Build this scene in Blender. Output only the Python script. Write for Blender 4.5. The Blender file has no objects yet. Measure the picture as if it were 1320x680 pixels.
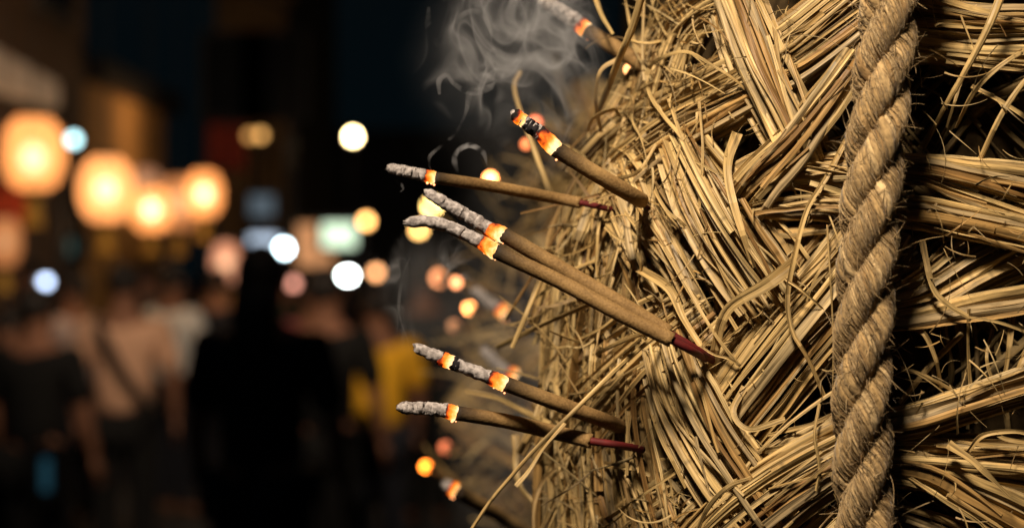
import bpy, math
import numpy as np
from mathutils import Vector

rng = np.random.default_rng(7)
PI = math.pi
S = bpy.context.scene
COL = S.collection
LENS, CAMZ, FOC = 60.0, 1.70, 0.768
K = (36.0 / LENS) / 1320.0            # metres per photo pixel per metre of distance

# ------------------------------------------------------------------ basics
def link(o, parent=None):
    COL.objects.link(o)
    if parent is not None:
        o.parent = parent
    return o

def tag(o, label=None, cat=None, group=None, kind=None):
    if label: o["label"] = label
    if cat: o["category"] = cat
    if group: o["group"] = group
    if kind: o["kind"] = kind
    return o

def thing(name, label, cat, loc=(0, 0, 0), rz=0.0, group=None):
    o = bpy.data.objects.new(name, None)
    o.empty_display_size = 0.05
    link(o)
    o.location = loc
    o.rotation_euler = (0, 0, rz)
    return tag(o, label, cat, group)

def at(px, py, Y):
    return np.array([(px - 660) * K * Y, Y, CAMZ - (py - 340) * K * Y])

class Acc:
    """collects tubes and boxes, builds ONE mesh object; uv.x = id + turn, uv.y = metres along"""
    def __init__(s):
        s.v, s.f, s.uv, s.n, s.id = [], [], [], 0, 0
    def add(s, verts, faces, uvs):
        s.v.append(np.asarray(verts, float)); s.f.append(np.asarray(faces, int) + s.n)
        s.uv.append(np.asarray(uvs, float)); s.n += len(verts)
    def tube(s, P, R, prof=None, asp=1.0, twist=0.0, ref=(0, -1, 0), cap=False, vid=None, sides=7):
        P = np.asarray(P, float); n = len(P)
        if prof is None:
            a = np.arange(sides) * 2 * PI / sides
            prof = np.stack([np.cos(a), np.sin(a)], 1)
        prof = np.asarray(prof, float); m = len(prof)
        R = np.broadcast_to(np.asarray(R, float), (n,))
        T = np.gradient(P, axis=0)
        T /= np.linalg.norm(T, axis=1)[:, None] + 1e-12
        ref = np.broadcast_to(np.asarray(ref, float), (n, 3))
        W = np.cross(T, ref)
        l = np.linalg.norm(W, axis=1)
        bad = l < 0.15
        if bad.any():
            W[bad] = np.cross(T[bad], np.array([0.2, 0.1, 0.97])); l = np.linalg.norm(W, axis=1)
        W /= l[:, None] + 1e-12
        N = np.cross(W, T)
        tw = np.broadcast_to(np.asarray(twist, float), (n,))
        c, sn = np.cos(tw)[:, None], np.sin(tw)[:, None]
        W, N = W * c + N * sn, N * c - W * sn
        V = (P[:, None, :] + R[:, None, None] * (prof[None, :, 0, None] * W[:, None, :]
             + asp * prof[None, :, 1, None] * N[:, None, :])).reshape(-1, 3)
        i = np.arange(n - 1)[:, None]; j = np.arange(m)[None, :]; j2 = (j + 1) % m
        F = np.stack([i * m + j, (i + 1) * m + j, (i + 1) * m + j2, i * m + j2], -1).reshape(-1, 4)
        L = np.concatenate([[0], np.cumsum(np.linalg.norm(np.diff(P, axis=0), axis=1))])
        s.id += 1
        vid = s.id if vid is None else vid
        u0 = (j / m * 0.9 + 0.04) + 0 * i; u1 = ((j + 1) / m * 0.9 + 0.04) + 0 * i
        la = L[:-1][:, None] + 0 * j; lb = L[1:][:, None] + 0 * j
        UV = np.stack([np.stack([vid + u0, la], -1), np.stack([vid + u0, lb], -1),
                       np.stack([vid + u1, lb], -1), np.stack([vid + u1, la], -1)], 2).reshape(-1, 2)
        if cap:
            V = np.concatenate([V, P[:1], P[-1:]])
            a, b = n * m, n * m + 1
            jj = np.arange(m); k2 = (jj + 1) % m
            F0 = np.stack([jj * 0 + a, jj, k2, jj * 0 + a], -1)
            F1 = np.stack([jj * 0 + b, (n - 1) * m + k2, (n - 1) * m + jj, jj * 0 + b], -1)
            F = np.concatenate([F, F0, F1])
            UV = np.concatenate([UV, np.tile([vid + .5, 0], (4 * m, 1)), np.tile([vid + .5, L[-1]], (4 * m, 1))])
        s.add(V, F, UV)
    def box(s, c, d, rz=0.0):
        c = np.array(c, float); h = np.array(d, float) / 2
        q = np.array([[x, y, z] for x in (-1, 1) for y in (-1, 1) for z in (-1, 1)], float) * h
        cs, sn = math.cos(rz), math.sin(rz)
        q = np.stack([q[:, 0] * cs - q[:, 1] * sn, q[:, 0] * sn + q[:, 1] * cs, q[:, 2]], 1) + c
        f = [[0, 1, 3, 2], [4, 6, 7, 5], [0, 4, 5, 1], [2, 3, 7, 6], [0, 2, 6, 4], [1, 5, 7, 3]]
        s.id += 1
        uv = np.tile([[0, 0], [1, 0], [1, 1], [0, 1]], (6, 1)) + [s.id, 0]
        s.add(q, f, uv)
    def lathe(s, prof, c=(0, 0, 0), sides=24, sx=1.0, ribs=0, ribamp=0.0):
        prof = np.array(prof, float); n = len(prof)
        a = np.arange(sides) * 2 * PI / sides
        rr = prof[:, 0][:, None] * (1 + ribamp * np.cos(a * ribs)[None, :])
        V = np.stack([rr * np.cos(a) * sx, rr * np.sin(a), prof[:, 1][:, None] + 0 * rr], -1).reshape(-1, 3) + np.array(c)
        i = np.arange(n - 1)[:, None]; j = np.arange(sides)[None, :]; j2 = (j + 1) % sides
        F = np.stack([i * sides + j, i * sides + j2, (i + 1) * sides + j2, (i + 1) * sides + j], -1).reshape(-1, 4)
        s.id += 1
        s.add(V, F, np.tile([s.id + .5, .5], (4 * len(F), 1)))
    def build(s, name, mat, parent=None, smooth=True):
        V = np.concatenate(s.v); F = np.concatenate(s.f); UV = np.concatenate(s.uv)
        if parent is not None:      # geometry is given in world space
            V = V - np.array(parent_offset(parent))
            rz = parent_rz(parent)
            if rz:
                c, sn = math.cos(-rz), math.sin(-rz)
                V = np.stack([V[:, 0] * c - V[:, 1] * sn, V[:, 0] * sn + V[:, 1] * c, V[:, 2]], 1)
        me = bpy.data.meshes.new(name)
        tri = F[:, 0] == F[:, 3]
        lt = np.where(tri, 3, 4)
        ls = np.concatenate([[0], np.cumsum(lt)[:-1]])
        keep = np.ones(F.shape, bool); keep[tri, 3] = False
        me.vertices.add(len(V)); me.vertices.foreach_set("co", V.ravel())
        me.loops.add(int(lt.sum())); me.loops.foreach_set("vertex_index", F[keep].astype(np.int32))
        me.polygons.add(len(F)); me.polygons.foreach_set("loop_start", ls.astype(np.int32))
        uvl = me.uv_layers.new(name="UVMap")
        me.update(calc_edges=True)
        uvl.data.foreach_set("uv", UV[keep.ravel()].ravel())
        me.polygons.foreach_set("use_smooth", np.full(len(F), smooth))
        me.validate()
        if mat: me.materials.append(mat)
        return link(bpy.data.objects.new(name, me), parent)

def parent_offset(p):
    o = Vector((0, 0, 0))
    while p is not None:
        o += p.location; p = p.parent
    return o
def parent_rz(p):
    while p.parent is not None: p = p.parent
    return p.rotation_euler.z

def crv(pts, n):
    """Catmull-Rom through pts (any dimension), n samples by chord length"""
    p = np.asarray(pts, float)
    if len(p) == 2:
        t = np.linspace(0, 1, n)[:, None]
        return p[0] * (1 - t) + p[1] * t
    q = np.vstack([2 * p[0] - p[1], p, 2 * p[-1] - p[-2]])
    d = np.concatenate([[0], np.cumsum(np.linalg.norm(np.diff(p, axis=0), axis=1))])
    tt = np.linspace(0, d[-1], n)
    i = np.clip(np.searchsorted(d, tt, side="right") - 1, 0, len(p) - 2)
    u = ((tt - d[i]) / (d[i + 1] - d[i] + 1e-12))[:, None]
    a, b, c, e = q[i], q[i + 1], q[i + 2], q[i + 3]
    return 0.5 * (2 * b + (c - a) * u + (2 * a - 5 * b + 4 * c - e) * u ** 2 + (3 * b - a - 3 * c + e) * u ** 3)

def wob(n, amp, freq=3):
    t = np.linspace(0, 1, n); o = np.zeros(n)
    for k in range(1, freq + 1):
        o += rng.normal() * np.sin(t * PI * k * rng.uniform(.7, 1.3) + rng.uniform(0, 6.3)) / k
    return o * amp * 0.7

# ------------------------------------------------------------------ materials
def new_mat(name):
    m = bpy.data.materials.new(name); m.use_nodes = True
    nt = m.node_tree
    return m, nt, nt.nodes["Principled BSDF"], nt.nodes["Material Output"]

def simple(name, col, rough=0.8, metal=0.0, noise=0.15, scale=8.0, bump=0.0, spec=0.3):
    m, nt, b, out = new_mat(name)
    b.inputs["Roughness"].default_value = rough; b.inputs["Metallic"].default_value = metal
    b.inputs["Specular IOR Level"].default_value = spec
    tc = nt.nodes.new("ShaderNodeTexCoord"); nz = nt.nodes.new("ShaderNodeTexNoise")
    nz.inputs["Scale"].default_value = scale; nz.inputs["Detail"].default_value = 5
    nt.links.new(tc.outputs["Object"], nz.inputs["Vector"])
    cr = nt.nodes.new("ShaderNodeValToRGB")
    cr.color_ramp.elements[0].position = .3; cr.color_ramp.elements[1].position = .7
    cr.color_ramp.elements[0].color = (*[c * (1 - noise) for c in col], 1)
    cr.color_ramp.elements[1].color = (*[min(1, c * (1 + noise)) for c in col], 1)
    nt.links.new(nz.outputs["Fac"], cr.inputs["Fac"]); nt.links.new(cr.outputs["Color"], b.inputs["Base Color"])
    if bump:
        bp = nt.nodes.new("ShaderNodeBump"); bp.inputs["Strength"].default_value = .5; bp.inputs["Distance"].default_value = bump
        nt.links.new(nz.outputs["Fac"], bp.inputs["Height"]); nt.links.new(bp.outputs["Normal"], b.inputs["Normal"])
    return m

def glow(name, col, strength):
    m, nt, b, out = new_mat(name)
    b.inputs["Base Color"].default_value = (*[min(1, c) * .5 for c in col], 1)
    b.inputs["Emission Color"].default_value = (*col, 1)
    b.inputs["Emission Strength"].default_value = strength
    return m

def fibre_mat(name, tones, uscale, vscale, dark=0.55, bump=0.0004, rough=0.5, spec=0.35, nodes=True, spots=0.35, sheen=0.0):
    """straw / hemp: a tone per strand, streaks running along it, stained spots, dark stem joints"""
    m, nt, b, out = new_mat(name); N, L = nt.nodes, nt.links
    uv = N.new("ShaderNodeUVMap"); sp = N.new("ShaderNodeSeparateXYZ"); L.new(uv.outputs[0], sp.inputs[0])
    fl = N.new("ShaderNodeMath"); fl.operation = 'FLOOR'; L.new(sp.outputs[0], fl.inputs[0])
    wn = N.new("ShaderNodeTexWhiteNoise"); wn.noise_dimensions = '1D'; L.new(fl.outputs[0], wn.inputs["W"])
    cr = N.new("ShaderNodeValToRGB"); e = cr.color_ramp.elements
    for i, c in enumerate(tones):
        p = i / (len(tones) - 1)
        el = e[0] if i == 0 else (e[-1] if i == len(tones) - 1 else e.new(p))
        el.position = p; el.color = (*c, 1)
    L.new(wn.outputs["Value"], cr.inputs["Fac"])
    def noise(us, vs, det, lo, hi, a, bb):
        mu = N.new("ShaderNodeMath"); mu.operation = 'MULTIPLY'; mu.inputs[1].default_value = us; L.new(sp.outputs[0], mu.inputs[0])
        mv = N.new("ShaderNodeMath"); mv.operation = 'MULTIPLY'; mv.inputs[1].default_value = vs; L.new(sp.outputs[1], mv.inputs[0])
        cb = N.new("ShaderNodeCombineXYZ"); L.new(mu.outputs[0], cb.inputs[0]); L.new(mv.outputs[0], cb.inputs[1])
        nz = N.new("ShaderNodeTexNoise"); nz.inputs["Scale"].default_value = 1; nz.inputs["Detail"].default_value = det
        L.new(cb.outputs[0], nz.inputs["Vector"])
        mr = N.new("ShaderNodeMapRange"); mr.inputs[1].default_value = lo; mr.inputs[2].default_value = hi
        mr.inputs[3].default_value = a; mr.inputs[4].default_value = bb
        L.new(nz.outputs["Fac"], mr.inputs[0]); return mr.outputs[0], nz.outputs["Fac"]
    st, stn = noise(uscale, vscale, 3, .32, .62, dark, 1.06)
    spv, _ = noise(3.1, 90, 4, .60, .74, 1.0, 1.0 - spots)
    lg, _ = noise(0.7, 14, 2, .3, .7, .80, 1.12)
    def mul(x, y):
        q = N.new("ShaderNodeMath"); q.operation = 'MULTIPLY'; L.new(x, q.inputs[0]); L.new(y, q.inputs[1]); return q.outputs[0]
    val = mul(mul(st, spv), lg)
    if nodes:
        ad = N.new("ShaderNodeMath"); ad.operation = 'MULTIPLY_ADD'; ad.inputs[1].default_value = 7.0
        L.new(sp.outputs[1], ad.inputs[0]); L.new(wn.outputs["Value"], ad.inputs[2])
        fr = N.new("ShaderNodeMath"); fr.operation = 'FRACT'; L.new(ad.outputs[0], fr.inputs[0])
        pp = N.new("ShaderNodeMath"); pp.operation = 'PINGPONG'; pp.inputs[1].default_value = .5; L.new(fr.outputs[0], pp.inputs[0])
        mr = N.new("ShaderNodeMapRange"); mr.inputs[1].default_value = .0; mr.inputs[2].default_value = .012
        mr.inputs[3].default_value = .55; mr.inputs[4].default_value = 1.0
        L.new(pp.outputs[0], mr.inputs[0]); val = mul(val, mr.outputs[0])
    vm = N.new("ShaderNodeVectorMath"); vm.operation = 'SCALE'; L.new(cr.outputs["Color"], vm.inputs[0]); L.new(val, vm.inputs["Scale"])
    # worn patches turn browner
    mix = N.new("ShaderNodeMix"); mix.data_type = 'RGBA'
    _, bn = noise(1.3, 30, 3, 0, 1, 0, 1)
    mr2 = N.new("ShaderNodeMapRange"); mr2.inputs[1].default_value = .5; mr2.inputs[2].default_value = .75
    mr2.inputs[3].default_value = 0; mr2.inputs[4].default_value = .55; L.new(bn, mr2.inputs[0])
    br = N.new("ShaderNodeVectorMath"); br.operation = 'MULTIPLY'; br.inputs[1].default_value = (.80, .66, .48)
    L.new(vm.outputs[0], br.inputs[0])
    L.new(mr2.outputs[0], mix.inputs["Factor"]); L.new(vm.outputs[0], mix.inputs["A"]); L.new(br.outputs[0], mix.inputs["B"])
    L.new(mix.outputs["Result"], b.inputs["Base Color"])
    b.inputs["Roughness"].default_value = rough; b.inputs["Specular IOR Level"].default_value = spec
    if sheen: b.inputs["Sheen Weight"].default_value = sheen
    bp = N.new("ShaderNodeBump"); bp.inputs["Strength"].default_value = .8; bp.inputs["Distance"].default_value = bump
    L.new(stn, bp.inputs["Height"]); L.new(bp.outputs["Normal"], b.inputs["Normal"])
    return m

M = {}
M["straw"] = fibre_mat("dry_straw", [(.27, .145, .045), (.60, .42, .18), (.50, .32, .11), (.74, .55, .27), (.38, .23, .08), (.70, .50, .22), (.57, .39, .155), (.44, .25, .075), (.46, .335, .175), (.62, .46, .22)], 9, 30, dark=.34, bump=.0008)
M["straw_shaded"] = fibre_mat("shaded_straw", [(.15, .10, .045), (.26, .18, .08), (.20, .14, .06)], 10, 25, rough=.7, spec=.15)  # darker copy of the straw: gap shade painted into the deep hanks
M["rope"] = fibre_mat("hemp_fibre", [(.28, .17, .07), (.52, .355, .17), (.41, .27, .12), (.64, .46, .24)], 9, 320, dark=.45, bump=.0006, rough=.85, spec=.12, nodes=False, spots=.3, sheen=.15)
M["core"] = simple("shaded_straw_core", (.05, .032, .014), .95, noise=.5, scale=120, bump=.002, spec=.1)  # straw darkened in its colour to paint the shade inside the roll

# ------------------------------------------------------------------ straw roll surfaces
def interp(x, tab):
    a = np.array(tab, float); return np.interp(x, a[:, 0], a[:, 1])

class Roll:
    """the skin of a packed straw roll: an upright, rounded body with its own width at every height"""
    def __init__(s, xc, y0, dep, left, right):
        s.xc, s.y0, s.dep, s.left, s.right = xc, y0, dep, left, right   # left: (z, half width) table
    def Y(s, X, Z, inset=0.0):
        aL = interp(Z, s.left) - inset
        a = np.where(X < s.xc, aL, s.right - inset)
        u2 = np.minimum(((X - s.xc) / a) ** 2, 0.96)
        return s.y0 + inset + (s.dep - inset) * (1 - np.sqrt(1 - u2))
    def hit(s, px, py, h=0.0):
        px = np.asarray(px, float); py = np.asarray(py, float)
        Y = np.full(px.shape, s.y0 + .02)
        for _ in range(40):
            X = (px - 660) * K * Y; Z = CAMZ - (py - 340) * K * Y
            Y = Y * .6 + .4 * s.Y(X, Z)
        Y = Y - h
        return np.stack([(px - 660) * K * Y, Y, CAMZ - (py - 340) * K * Y], -1)
    def core(s, inset, z0, z1, acc):
        zs = np.linspace(z0, z1, 40); m = 64; V = []
        for z in zs:
            aL = float(interp(z, s.left)) - inset; aR = s.right - inset; d = s.dep - inset
            for k in range(m):
                a = 2 * PI * k / m
                cx = math.cos(a); r = 1 + .03 * math.sin(a * 7 + z * 60) + .03 * math.sin(a * 17 - z * 90)
                V.append((s.xc + (aR if cx > 0 else aL) * cx * r, s.y0 + s.dep + d * math.sin(a) * r, z))
        n = len(zs); i = np.arange(n - 1)[:, None]; j = np.arange(m)[None, :]; j2 = (j + 1) % m
        F = np.stack([i * m + j, i * m + j2, (i + 1) * m + j2, (i + 1) * m + j], -1).reshape(-1, 4)
        V += [(s.xc, s.y0 + s.dep, z0 - .01), (s.xc, s.y0 + s.dep, z1 + .01)]
        a, b = n * m, n * m + 1; jj = np.arange(m); k2 = (jj + 1) % m
        F = np.concatenate([F, np.stack([jj * 0 + a, k2, jj, jj * 0 + a], -1),
                            np.stack([jj * 0 + b, (n - 1) * m + jj, (n - 1) * m + k2, jj * 0 + b], -1)])
        acc.add(np.array(V), F, np.tile([.5, .5], (4 * len(F), 1)))

def edge_tab(tab, xc, Yd):
    """silhouette (py, px) -> (z, half width), heights ascending"""
    r = [(CAMZ - (py - 340) * K * Yd, xc - (px - 660) * K * Yd) for py, px in tab]
    return sorted(r)

near = Roll(.160, .780, .14, edge_tab([(-200, 900), (-60, 868), (0, 850), (150, 795), (300, 722), (450, 705), (600, 705), (800, 720)], .160, .87), .27)

def stem_prof():
    m = 10; a = np.arange(m) * 2 * PI / m
    r = 1 + rng.normal(0, .13, m)
    if rng.random() < .6: r[rng.integers(m)] *= .6       # a crease running down the stem
    return np.stack([np.cos(a) * r, np.sin(a) * r], 1)
def blade_prof():
    c = rng.uniform(-.5, .7); x = np.linspace(-1, 1, 5)
    fold = rng.uniform(0, .35) * np.abs(x)
    y = c * (x ** 2) * .5 + fold
    top = np.stack([x, y + .09], 1); bot = np.stack([x[::-1], (y - .09)[::-1]], 1)
    return np.concatenate([top, bot])

def straw(acc, P, r, blade=False, kink=0, taper=(1, 1), tw=None):
    """one straw through world points P; r half width in metres"""
    n = len(P)
    t = np.linspace(0, 1, n)
    R = r * (taper[0] * (1 - t) + taper[1] * t)
    if blade:
        R = R * (1 + wob(n, .18, 7)); R = np.maximum(R, r * .12)
        tw = rng.normal(0, .35) + wob(n, .5, 3) if tw is None else tw
        acc.tube(P, R, blade_prof(), 1.0, tw)
    else:
        k = rng.integers(2, n - 2)
        R = R * (1 + wob(n, .07, 3)); R[k] *= 1.13
        acc.tube(P, R, stem_prof(), rng.uniform(.62, 1.0), rng.uniform(-.6, .6))

def hank(parent, roll, pts, w, n, h=0.0, thick=.010, rad=.0015, blades=.35, dive=.014, spread=1.0, mat="straw", m=22, name="straw_hank", ends=(.06, .06), jit=1.0, seed=None, cross=.25, hump=0.0):
    """a hank of straws bent over the roll: pts in photo pixels on the roll's skin, w = width (start, end) or list"""
    A = Acc()
    C = crv(pts, m); D = np.gradient(C, axis=0); D /= np.linalg.norm(D, axis=1)[:, None] + 1e-9
    Nn = np.stack([-D[:, 1], D[:, 0]], 1)
    tt = np.linspace(0, 1, m)
    W = np.interp(tt, np.linspace(0, 1, len(w)), w)
    for i in range(n):
        nt_ = min(n * .55, max(4, np.mean(w) * .20 / (rad * 1000)))     # straws side by side in the top layer
        lay = rng.uniform(.8, 1.15) if i < nt_ else rng.uniform(-.7, .62)
        s0 = (-1 + 2 * ((i * 0.6180339) % 1)) if i >= nt_ else (-1 + 2 * (i + .5) / nt_) + rng.normal(0, .05)
        s1 = s0 + rng.normal(0, cross * .5)
        s = s0 * (1 - tt) + s1 * tt
        s = s * spread
        lat = s * W / 2 + wob(m, 2.0 * jit, 3)
        if rng.random() < .4:      # a bend at a joint
            kb = rng.uniform(.25, .75); lat = lat + np.maximum(0, tt - kb) * rng.normal(0, 14) * jit
        hh = h + thick * np.sqrt(np.clip(1 - np.clip(s, -1, 1) ** 2, 0, 1)) * lay + rng.normal(0, .0015) + wob(m, .0012 * jit, 3)
        a, b = rng.uniform(0, ends[0]), 1 - rng.uniform(0, ends[1])
        pr = rng.random()
        if pr < .12: b = rng.uniform(.5, .9)
        elif pr < .2: a = rng.uniform(.1, .5)
        hh = hh + hump * np.sin(tt * PI)
        hh = hh - dive * (np.clip(1 - tt / .16, 0, 1) ** 1.6 + np.clip(1 - (1 - tt) / .16, 0, 1) ** 1.6)
        if pr < .2 and rng.random() < .6:      # a broken straw lifts off
            lift = np.clip((tt - (b - .2)) / .2, 0, 1) if b < 1 and pr < .12 else np.clip((a + .2 - tt) / .2, 0, 1)
            hh = hh + lift * rng.uniform(.0, .006); lat = lat + lift * rng.normal(0, 7)
        q = C + Nn * lat[:, None]
        ok = (tt >= a - 1e-6) & (tt <= b + 1e-6)
        if ok.sum() < 6: continue
        P = roll.hit(q[ok, 0], q[ok, 1], hh[ok])
        bl = rng.random() < blades
        r = rad * rng.choice([rng.uniform(.45, .8), rng.uniform(.8, 1.2), rng.uniform(1.2, 1.5)], p=[.3, .45, .25]) * (1.1 if bl else 1)
        straw(A, P, r, bl, taper=(rng.uniform(.75, 1), rng.uniform(.75, 1)))
    for i in range(int(n * .28)):
        s = rng.uniform(-1, 1) + (tt - .5) * rng.normal(0, 1.1)
        a = rng.uniform(0, .5); b = min(1, a + rng.uniform(.3, .8))
        ok = (tt >= a) & (tt <= b)
        if ok.sum() < 6: continue
        lat = s * W / 2 + wob(m, 4, 4)
        hh = h + thick * np.sqrt(np.clip(1 - np.clip(s, -1, 1) ** 2, 0, 1)) + rng.uniform(.0005, .004) + wob(m, .002, 3) + hump * np.sin(tt * PI)
        hh = hh - dive * (np.clip(1 - tt / .16, 0, 1) ** 1.6 + np.clip(1 - (1 - tt) / .16, 0, 1) ** 1.6)
        q = C + Nn * lat[:, None]
        straw(A, roll.hit(q[ok, 0], q[ok, 1], hh[ok]), rad * rng.uniform(.25, .75), rng.random() < .6, taper=(rng.uniform(.6, 1), rng.uniform(.3, .9)))
    return A.build(name, M[mat], parent, False)

# ------------------------------------------------------------------ the near roll
rollo = thing("straw_roll", "large roll of plaited dry straw with a thick rope over it", "straw roll", (.16, .90, 0))
zc0, zc1 = CAMZ - .26, CAMZ + .26
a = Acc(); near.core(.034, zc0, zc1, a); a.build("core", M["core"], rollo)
pa = Acc(); pa.tube([[.16, .90, 0], [.16, .90, 1.0], [.16, .90, zc0 + .02]], .022, cap=True, sides=16)
pa.lathe([[0.001, 0], [.2, 0], [.2, .03], [.03, .05], [.001, .05]], (.16, .90, 0.0), 32)
pa.build("support_pole", simple("bare_wood", (.18, .11, .06), .8), rollo)

# deep filler hanks, mostly hidden, seen in the gaps
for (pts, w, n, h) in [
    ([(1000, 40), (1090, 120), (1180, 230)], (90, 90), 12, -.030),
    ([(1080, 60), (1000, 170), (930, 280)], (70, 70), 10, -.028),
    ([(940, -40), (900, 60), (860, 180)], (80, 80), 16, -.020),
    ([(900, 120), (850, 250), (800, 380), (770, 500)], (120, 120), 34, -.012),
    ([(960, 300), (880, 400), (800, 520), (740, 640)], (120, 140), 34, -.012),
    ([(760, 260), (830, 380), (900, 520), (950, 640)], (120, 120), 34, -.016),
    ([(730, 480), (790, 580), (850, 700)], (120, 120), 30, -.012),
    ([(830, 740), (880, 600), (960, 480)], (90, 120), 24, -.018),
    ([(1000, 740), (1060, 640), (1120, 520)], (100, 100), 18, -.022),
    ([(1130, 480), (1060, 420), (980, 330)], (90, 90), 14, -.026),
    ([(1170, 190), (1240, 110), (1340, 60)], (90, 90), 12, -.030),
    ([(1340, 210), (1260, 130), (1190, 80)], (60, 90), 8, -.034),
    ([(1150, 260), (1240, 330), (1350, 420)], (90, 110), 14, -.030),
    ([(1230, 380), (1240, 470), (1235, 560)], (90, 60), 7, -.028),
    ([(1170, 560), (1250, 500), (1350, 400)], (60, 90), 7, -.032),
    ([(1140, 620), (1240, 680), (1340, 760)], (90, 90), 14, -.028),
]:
    hank(rollo, near, pts, w, n, h, mat="straw_shaded" if h < -.02 else "straw", rad=.0013, cross=.7, jit=2.5, thick=.006, dive=.004)

H = dict
hanks = [
    # upper left, curling over the shoulder of the roll
    H(pts=[(832, 150), (846, 95), (868, 40), (905, 6), (975, -25), (1050, -60)], w=(60, 56, 40), n=28, h=.004, rad=.0014),
    H(pts=[(1200, -70), (1120, -5), (1020, 72), (930, 122), (850, 166), (790, 212), (748, 268)], w=(96, 86, 84, 90, 96), n=46, h=.003, rad=.0015, thick=.009),
    H(pts=[(925, -60), (946, -5), (975, 70), (1008, 140), (1036, 200), (1052, 236)], w=(60, 68, 76, 66, 50), n=22, h=.011, dive=.020, thick=.008, rad=.0018, blades=.25, cross=.15),
    H(pts=[(1115, 60), (1072, 125), (1020, 190), (975, 232), (940, 275)], w=(36, 50, 50, 44), n=16, h=.017, rad=.0015, cross=.6, dive=.020, thick=.006, blades=.3),
    H(pts=[(1170, 242), (1100, 240), (1040, 240), (985, 248), (935, 268)], w=(110, 108, 100, 60), n=38, h=.009, rad=.0017, blades=.3, thick=.008, cross=.35),
    # long diagonals of the plait
    H(pts=[(862, 150), (893, 215), (935, 290), (985, 365), (1030, 430)], w=(50, 92, 104, 90), n=38, h=.006, rad=.0016, thick=.010, hump=.004),
    H(pts=[(1140, 262), (1085, 345), (1010, 435), (945, 520), (890, 600)], w=(120, 132, 126, 100), n=38, h=.003, rad=.0019, thick=.011, blades=.2, cross=.15),
    H(pts=[(852, 405), (872, 480), (908, 560), (955, 635), (1005, 705)], w=(60, 88, 92, 80), n=36, h=.012, rad=.0017, thick=.009, blades=.25, hump=.003),
    H(pts=[(1150, 545), (1080, 582), (1000, 632), (930, 690), (880, 750)], w=(70, 92, 104, 96), n=34, h=.014, rad=.0018, thick=.010, blades=.45),
    H(pts=[(1140, 640), (1080, 690), (1030, 760)], w=(60, 80), n=18, h=.004, rad=.0015),
    # coarse loose straws of the left flank
    H(pts=[(790, 180), (815, 260), (858, 350), (905, 445)], w=(70, 84, 70), n=26, h=.000, rad=.0016, cross=.7, jit=2.2, blades=.5),
    H(pts=[(925, 385), (868, 432), (805, 490), (745, 560), (712, 620)], w=(60, 84, 90, 80), n=32, h=.005, rad=.0015, cross=.6, jit=2, blades=.4),
    H(pts=[(806, 180), (776, 260), (756, 350), (740, 440)], w=(70, 84, 84), n=26, h=-.002, rad=.0016, cross=.9, jit=2.6),
    H(pts=[(752, 300), (738, 400), (732, 520), (736, 640), (745, 740)], w=(76, 76, 70, 76), n=26, h=-.002, rad=.0017, cross=.6, jit=2.2),
    H(pts=[(772, 420), (763, 520), (766, 620), (780, 740)], w=(74, 70, 76), n=24, h=.002, rad=.0018, cross=.4, jit=1.8, blades=.25),
    H(pts=[(818, 430), (815, 520), (832, 610), (862, 720)], w=(62, 74, 70), n=24, h=.003, rad=.0017, cross=.7, jit=2.2),
    H(pts=[(735, 400), (778, 470), (830, 540), (890, 600)], w=(64, 64, 64), n=16, h=-.006, rad=.0015, cross=1, jit=2.4),
    H(pts=[(960, 560), (900, 610), (830, 660), (775, 720)], w=(50, 76, 86), n=22, h=-.004, rad=.0016, cross=.9, jit=2.2),
    H(pts=[(866, 60), (828, 130), (798, 200), (772, 290)], w=(60, 60, 56), n=18, h=-.003, rad=.0015, cross=.8, jit=1.6),
    # right of the rope
    H(pts=[(1065, 28), (1180, 36), (1260, 44), (1340, 48), (1430, 60)], w=(80, 86, 100, 110), n=30, h=-.006, rad=.0019, blades=.2, thick=.008, cross=.3),
    H(pts=[(1075, 214), (1180, 214), (1240, 226), (1330, 248), (1430, 280)], w=(26, 34, 70, 96), n=11, h=.002, rad=.0020, blades=.15, thick=.004, cross=.5),
    H(pts=[(1065, 268), (1175, 272), (1240, 284), (1330, 304), (1430, 330)], w=(36, 44, 46, 50), n=12, h=.004, rad=.0023, blades=.1, thick=.005, cross=.25),
    H(pts=[(1075, 400), (1180, 370), (1250, 328), (1340, 280), (1420, 240)], w=(60, 96, 106, 110), n=26, h=-.009, rad=.0019, blades=.3, thick=.007, cross=.4),
    H(pts=[(1065, 424), (1180, 414), (1250, 400), (1340, 386), (1430, 376)], w=(14, 18, 22, 26), n=5, h=.004, rad=.0026, blades=.1, thick=.003, cross=.2, dive=.008),
    H(pts=[(1065, 556), (1170, 543), (1240, 522), (1330, 494), (1430, 470)], w=(40, 44, 44, 50), n=13, h=.006, rad=.0025, blades=.15, thick=.006, cross=.2),
    H(pts=[(1065, 590), (1170, 590), (1240, 596), (1340, 606), (1430, 620)], w=(50, 60, 80, 100), n=22, h=.000, rad=.0018, blades=.5, thick=.006, cross=.5),
    H(pts=[(1065, 600), (1180, 604), (1250, 636), (1330, 678), (1420, 740)], w=(30, 40, 60, 80), n=11, h=.004, rad=.0022, blades=.25, thick=.004, cross=.4),
    H(pts=[(1075, 660), (1200, 700), (1300, 760)], w=(60, 80, 100), n=14, h=-.010, rad=.0017),
    # beyond the frame, so that the plait goes on
    H(pts=[(1430, 90), (1440, 300), (1430, 600)], w=(120, 120), n=20, h=-.01, rad=.0019),
    H(pts=[(1000, -140), (1150, -100), (1400, -110)], w=(120, 120), n=26, h=0, rad=.0018),
    H(pts=[(760, 790), (980, 800), (1250, 780)], w=(110, 120), n=26, h=0, rad=.0018),
]
for q in hanks:
    hank(rollo, near, **q)

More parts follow.
